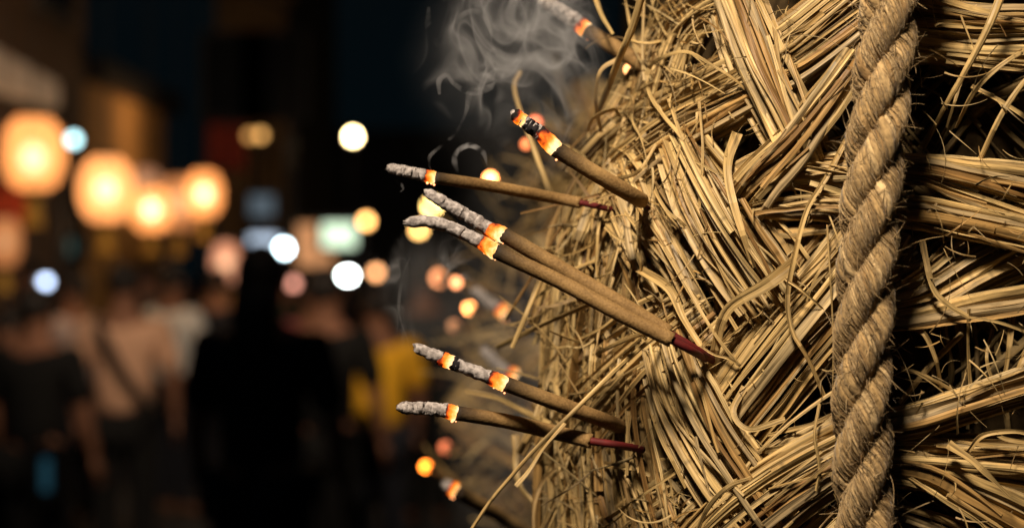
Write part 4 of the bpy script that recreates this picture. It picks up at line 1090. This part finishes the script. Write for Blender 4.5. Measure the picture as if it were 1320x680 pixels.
person("person in dark clothes just left of the yellow top", 420, 7.9, 1.66, PI - .3, BK, BK, pose="walk")
person("person in a dusky pink top behind the tall black figure", 404, 11.5, 1.56, .3, (.45, .12, .16), BK)
person("person in black with cropped hair standing between the orange-brown and tan tops", 48, 7.6, 1.58, PI * .9, BK, BK)
person("person in dark navy beside the white shirt, walking away", 282, 13.0, 1.64, PI, NV, NV, pose="walk")
person("person in charcoal far back under the third lantern", 190, 15.5, 1.70, .2, (.05, .05, .05), BK)
person("person in a dull brown jacket far back under the last lantern", 285, 15, 1.70, .1, (.12, .07, .04), BK)
person("person in black right of the yellow top, almost lost in the dark", 548, 11, 1.66, PI, BK, BK, hold=1)
person("person in a grey coat far back under the largest lantern", 36, 14, 1.7, -.3, (.09, .08, .08), BK)
person("person in deep green far back left of the blazing lamp", 372, 14.5, 1.66, .4, (.02, .04, .03), BK)

# ------------------------------------------------------------------ light, world, camera
def lampdata(name, typ, energy, col, loc, size, target=None):
    d = bpy.data.lights.new(name, typ); d.energy = energy; d.color = col
    o = bpy.data.objects.new(name, d); link(o); o.location = loc
    if typ == 'AREA': d.shape = 'DISK'; d.size = size
    else: d.shadow_soft_size = size
    if target is not None:
        o.rotation_euler = (Vector(target) - Vector(loc)).to_track_quat('-Z', 'Y').to_euler()
    return o
# the stall lamp that lights the straw stands behind the photographer's left shoulder
key = lampdata("stall_lamp_light", 'SPOT', 150, (1, .83, .62), (-.20, -.02, 2.68), .12, (.15, .8, 1.68))
key.data.spot_size = math.radians(62); key.data.spot_blend = .6
fill = lampdata("crowd_fill_light", 'SPOT', 800, (1, .70, .46), (-.3, 3.6, 4.4), .2, (-1.7, 10.5, 1.7))  # unseen fill spot added to brighten the crowd
fill.data.spot_size = math.radians(60); fill.data.spot_blend = .9

w = bpy.data.worlds.new("World"); S.world = w; w.use_nodes = True
nt = w.node_tree; bg = nt.nodes["Background"]
sky = nt.nodes.new("ShaderNodeTexSky"); sky.sky_type = 'NISHITA'; sky.sun_disc = False
sky.sun_elevation = math.radians(-4); sky.sun_rotation = math.radians(200)
ad = nt.nodes.new("ShaderNodeVectorMath"); ad.operation = 'ADD'; ad.inputs[1].default_value = (.013, .034, .046)   # town glow in the night sky
nt.links.new(sky.outputs[0], ad.inputs[0]); nt.links.new(ad.outputs[0], bg.inputs["Color"]); bg.inputs["Strength"].default_value = .08
sun = bpy.data.lights.new("moonlight", 'SUN'); sun.energy = .012; sun.angle = math.radians(.5); sun.color = (.7, .85, 1)
so = bpy.data.objects.new("moonlight", sun); link(so); so.rotation_euler = (math.radians(50), 0, math.radians(-40))

cd = bpy.data.cameras.new("camera"); cam = bpy.data.objects.new("camera", cd); link(cam)
cam.location = (0, 0, CAMZ); cam.rotation_euler = (PI / 2, 0, 0)
cd.lens = LENS; cd.sensor_width = 36; cd.clip_start = .02; cd.clip_end = 500
cd.dof.use_dof = True; cd.dof.focus_distance = FOC; cd.dof.aperture_fstop = 5.5
S.camera = cam
S.view_settings.view_transform = 'Standard'; S.view_settings.look = 'None'; S.view_settings.gamma = 1; S.view_settings.exposure = 0
S.render.engine = 'CYCLES'
c = S.cycles
c.use_denoising = True; c.max_bounces = 6; c.diffuse_bounces = 2; c.glossy_bounces = 2; c.transparent_max_bounces = 12; c.volume_bounces = 0
c.sample_clamp_indirect = 4; c.caustics_reflective = False; c.caustics_refractive = False
